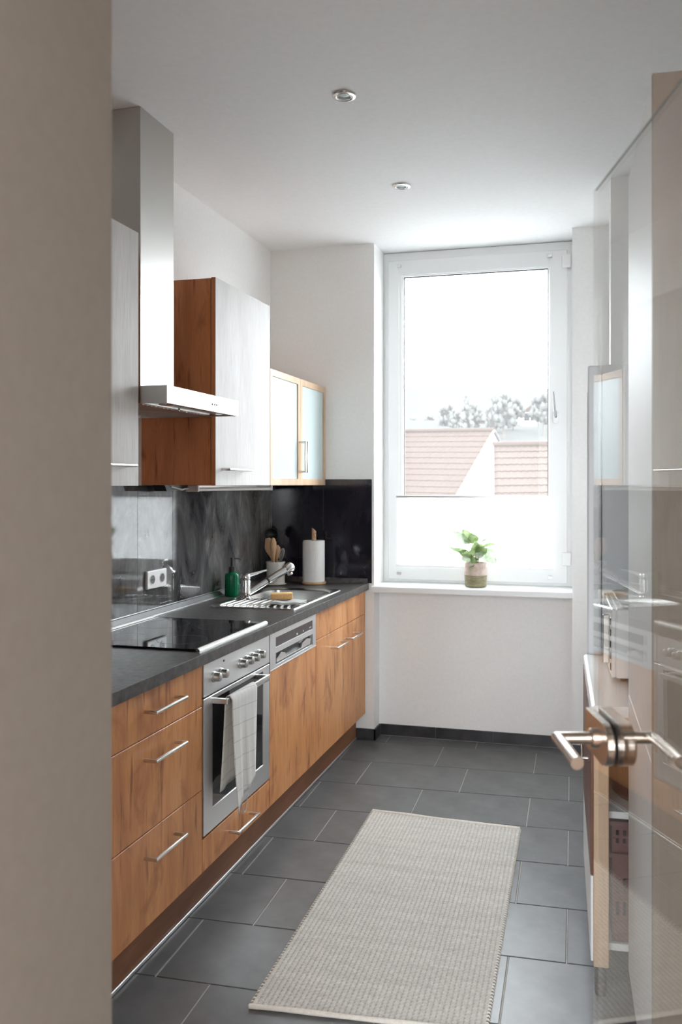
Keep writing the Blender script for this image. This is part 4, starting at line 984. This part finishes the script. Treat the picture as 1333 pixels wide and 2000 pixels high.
def house(label, P1, P2, down, rows, cols, ground=-7.0):
    P1, P2, dn = Vector(P1), Vector(P2), Vector(down); up = Vector((-dn.x, -dn.y, dn.z))
    t = thing('neighbour_house', label, 'house', (P1.x, P1.y, ground))
    roof_field('roof_tiles', P1, P2, dn, t, rows, cols); roof_field('roof_tiles', P1, P2, up, t, rows, cols//2)
    bm = bmesh.new(); q = 0.985
    a, b1, c1 = P1-Vector((0, 0, .12)), P1+dn*q-Vector((0, 0, .15)), P1+up*q-Vector((0, 0, .15))
    def g(v): return Vector((v.x, v.y, ground))
    sec1 = [a, b1, g(b1), g(c1), c1]; off = P2-P1; i1 = off*0.004; i2 = off*0.996
    A = [bm.verts.new(v+i1) for v in sec1]; B = [bm.verts.new(v+i2) for v in sec1]
    bm.faces.new(A); bm.faces.new(B[::-1])
    for k in range(5): bm.faces.new((A[k], B[k], B[(k+1) % 5], A[(k+1) % 5]))
    fin('walls', bm, 'render', t)
    for d2 in (dn, up):
        tube('verge_board', [P1+Vector((0, 0, .04)), P1+d2+Vector((0, 0, .06))], 0.075, 'fascia', t, 6)
    tube('ridge_tiles', [P1+Vector((0, 0, .05)), P2+Vector((0, 0, .05))], 0.13, 'rooftile', t, 8)
    return t
def px(u, v, D): return out((u-PPX)/FPX*D, D, 1.457+(HORIZ-v)/FPX*D)
RA1 = px(966, 842, 44); RA2 = px(620, 846, 49); RAe = px(868, 1015, 39)
house('neighbouring house with tiled roof and white gable verge', RA1, RA2, RAe-RA1, 15, 34)
RB1 = px(962, 872, 31); RB2 = px(1240, 868, 31); RBe = px(962, 1012, 26)
house('smaller tiled roof beside the gable of the neighbouring house', RB1, RB2, RBe-RB1, 10, 24)
# hillside
bm = bmesh.new(); NXh, NYh = 60, 40; g = []
for i in range(NYh+1):
    t = i/NYh; D = 38+ (t**1.7)*420; row = []
    for j in range(NXh+1):
        s = j/NXh-0.5; r = s*(140+D*1.6)
        za = -7+ (D-38)*0.21 if D < 110 else 8.1+(D-110)*0.115
        zz = za + 1.2*math.sin(r*0.05+D*0.03) + (D/400)*6*math.sin(r*0.013+1.3) - max(0, D-400)*0.05
        row.append(bm.verts.new(out(r, D, zz)))
    g.append(row)
for i in range(NYh):
    for j in range(NXh): bm.faces.new((g[i][j], g[i][j+1], g[i+1][j+1], g[i+1][j]))
tag(fin('hillside', bm, 'meadow', None, True, 180), 'hazy hillside rising behind the roofs', 'hill', kind='structure')
tag(box('ground_outside', -400, 400, -400, 700, -9.2, -9.0, 'paving', bev=0), 'ground below the window between the houses', 'ground', kind='structure')
tree_meshes = []
for s_ in range(4):
    random.seed(20+s_); bm = bmesh.new(); conifer = s_ == 3
    for k in range(90):
        a = random.uniform(0, 2*PI); z = random.uniform(0.12, 1.0)
        env = (1.02-z)*0.42 if conifer else 0.60*math.sqrt(max(0.02, 1-((z-0.52)/0.54)**2))*(1+0.2*math.sin(3*a+s_))
        rr_ = env*math.sqrt(random.random())
        mt_ = Matrix.Translation((rr_*math.cos(a), rr_*math.sin(a), z)) @ Matrix.Rotation(random.uniform(0, 3), 4, 'X') @ Matrix.Scale(random.uniform(0.07, 0.15)*(0.7 if conifer else 1), 4)
        bmesh.ops.create_icosphere(bm, subdivisions=1, radius=1.0, matrix=mt_)
    for v in bm.verts: v.co += Vector((random.uniform(-1, 1), random.uniform(-1, 1), random.uniform(-1, 1)))*0.03
    me = bpy.data.meshes.new('crown'); bm.to_mesh(me); bm.free(); me.materials.append(M['tree']); tree_meshes.append(me)
bm = bmesh.new(); add_tube(bm, [(0, 0, -0.4), (0, 0, 0.6)], [0.06, 0.03], 7); trunk_me = bpy.data.meshes.new('trunk'); bm.to_mesh(trunk_me); bm.free(); trunk_me.materials.append(M['bark'])
random.seed(5)
tree_spots = [(872, 838, 112, 46, 0), (893, 842, 106, 40, 1), (912, 846, 98, 76, 3), (925, 840, 110, 50, 2), (968, 842, 105, 58, 0), (984, 838, 100, 66, 1), (1003, 834, 108, 56, 2), (1062, 830, 104, 58, 0), (1076, 832, 110, 50, 1),
         (838, 842, 130, 30, 2), (1112, 830, 116, 60, 0), (808, 846, 130, 30, 1), (780, 842, 120, 40, 2)]
for k, (u, v, D, hpx, kd) in enumerate(tree_spots):
    hm = hpx/FPX*D; p = px(u, v, D)
    t = thing('tree', 'pale hazy pointed conifer on the slope behind the roofs' if kd == 3 else 'pale hazy round-crowned tree on the slope behind the roofs', 'tree', p, random.uniform(0, 6), group='trees on the far slope', local=True)
    t.scale = (hm*0.62, hm*0.62, hm)
    link('crown', tree_meshes[kd], None, t, True); link('trunk', trunk_me, None, t)
for u, v, D, wpx, hpx in ((1036, 832, 118, 26, 40), (946, 840, 122, 22, 16), (850, 846, 122, 22, 12)):
    p = px(u, v, D); W_, Hh = wpx/FPX*D, hpx/FPX*D
    t = thing('hill_house', 'small pale house among the trees on the slope', 'house', p, YAW, local=True, group='houses on the far slope')
    box('walls', -W_/2, W_/2, 0, 6, -3, Hh*0.7, 'render', t, 0)
    prism('roof', [(-W_/2-.3, Hh*0.68), (W_/2+.3, Hh*0.68), (0, Hh*1.0)], XZ, -0.3, 6.3, 'rooftile', t)
    for xx in (-W_*0.25, W_*0.25): box('window_pane', xx-0.4, xx+0.4, -0.03, 0.0, Hh*0.25, Hh*0.25+1.1, 'ovenglass', t, 0)
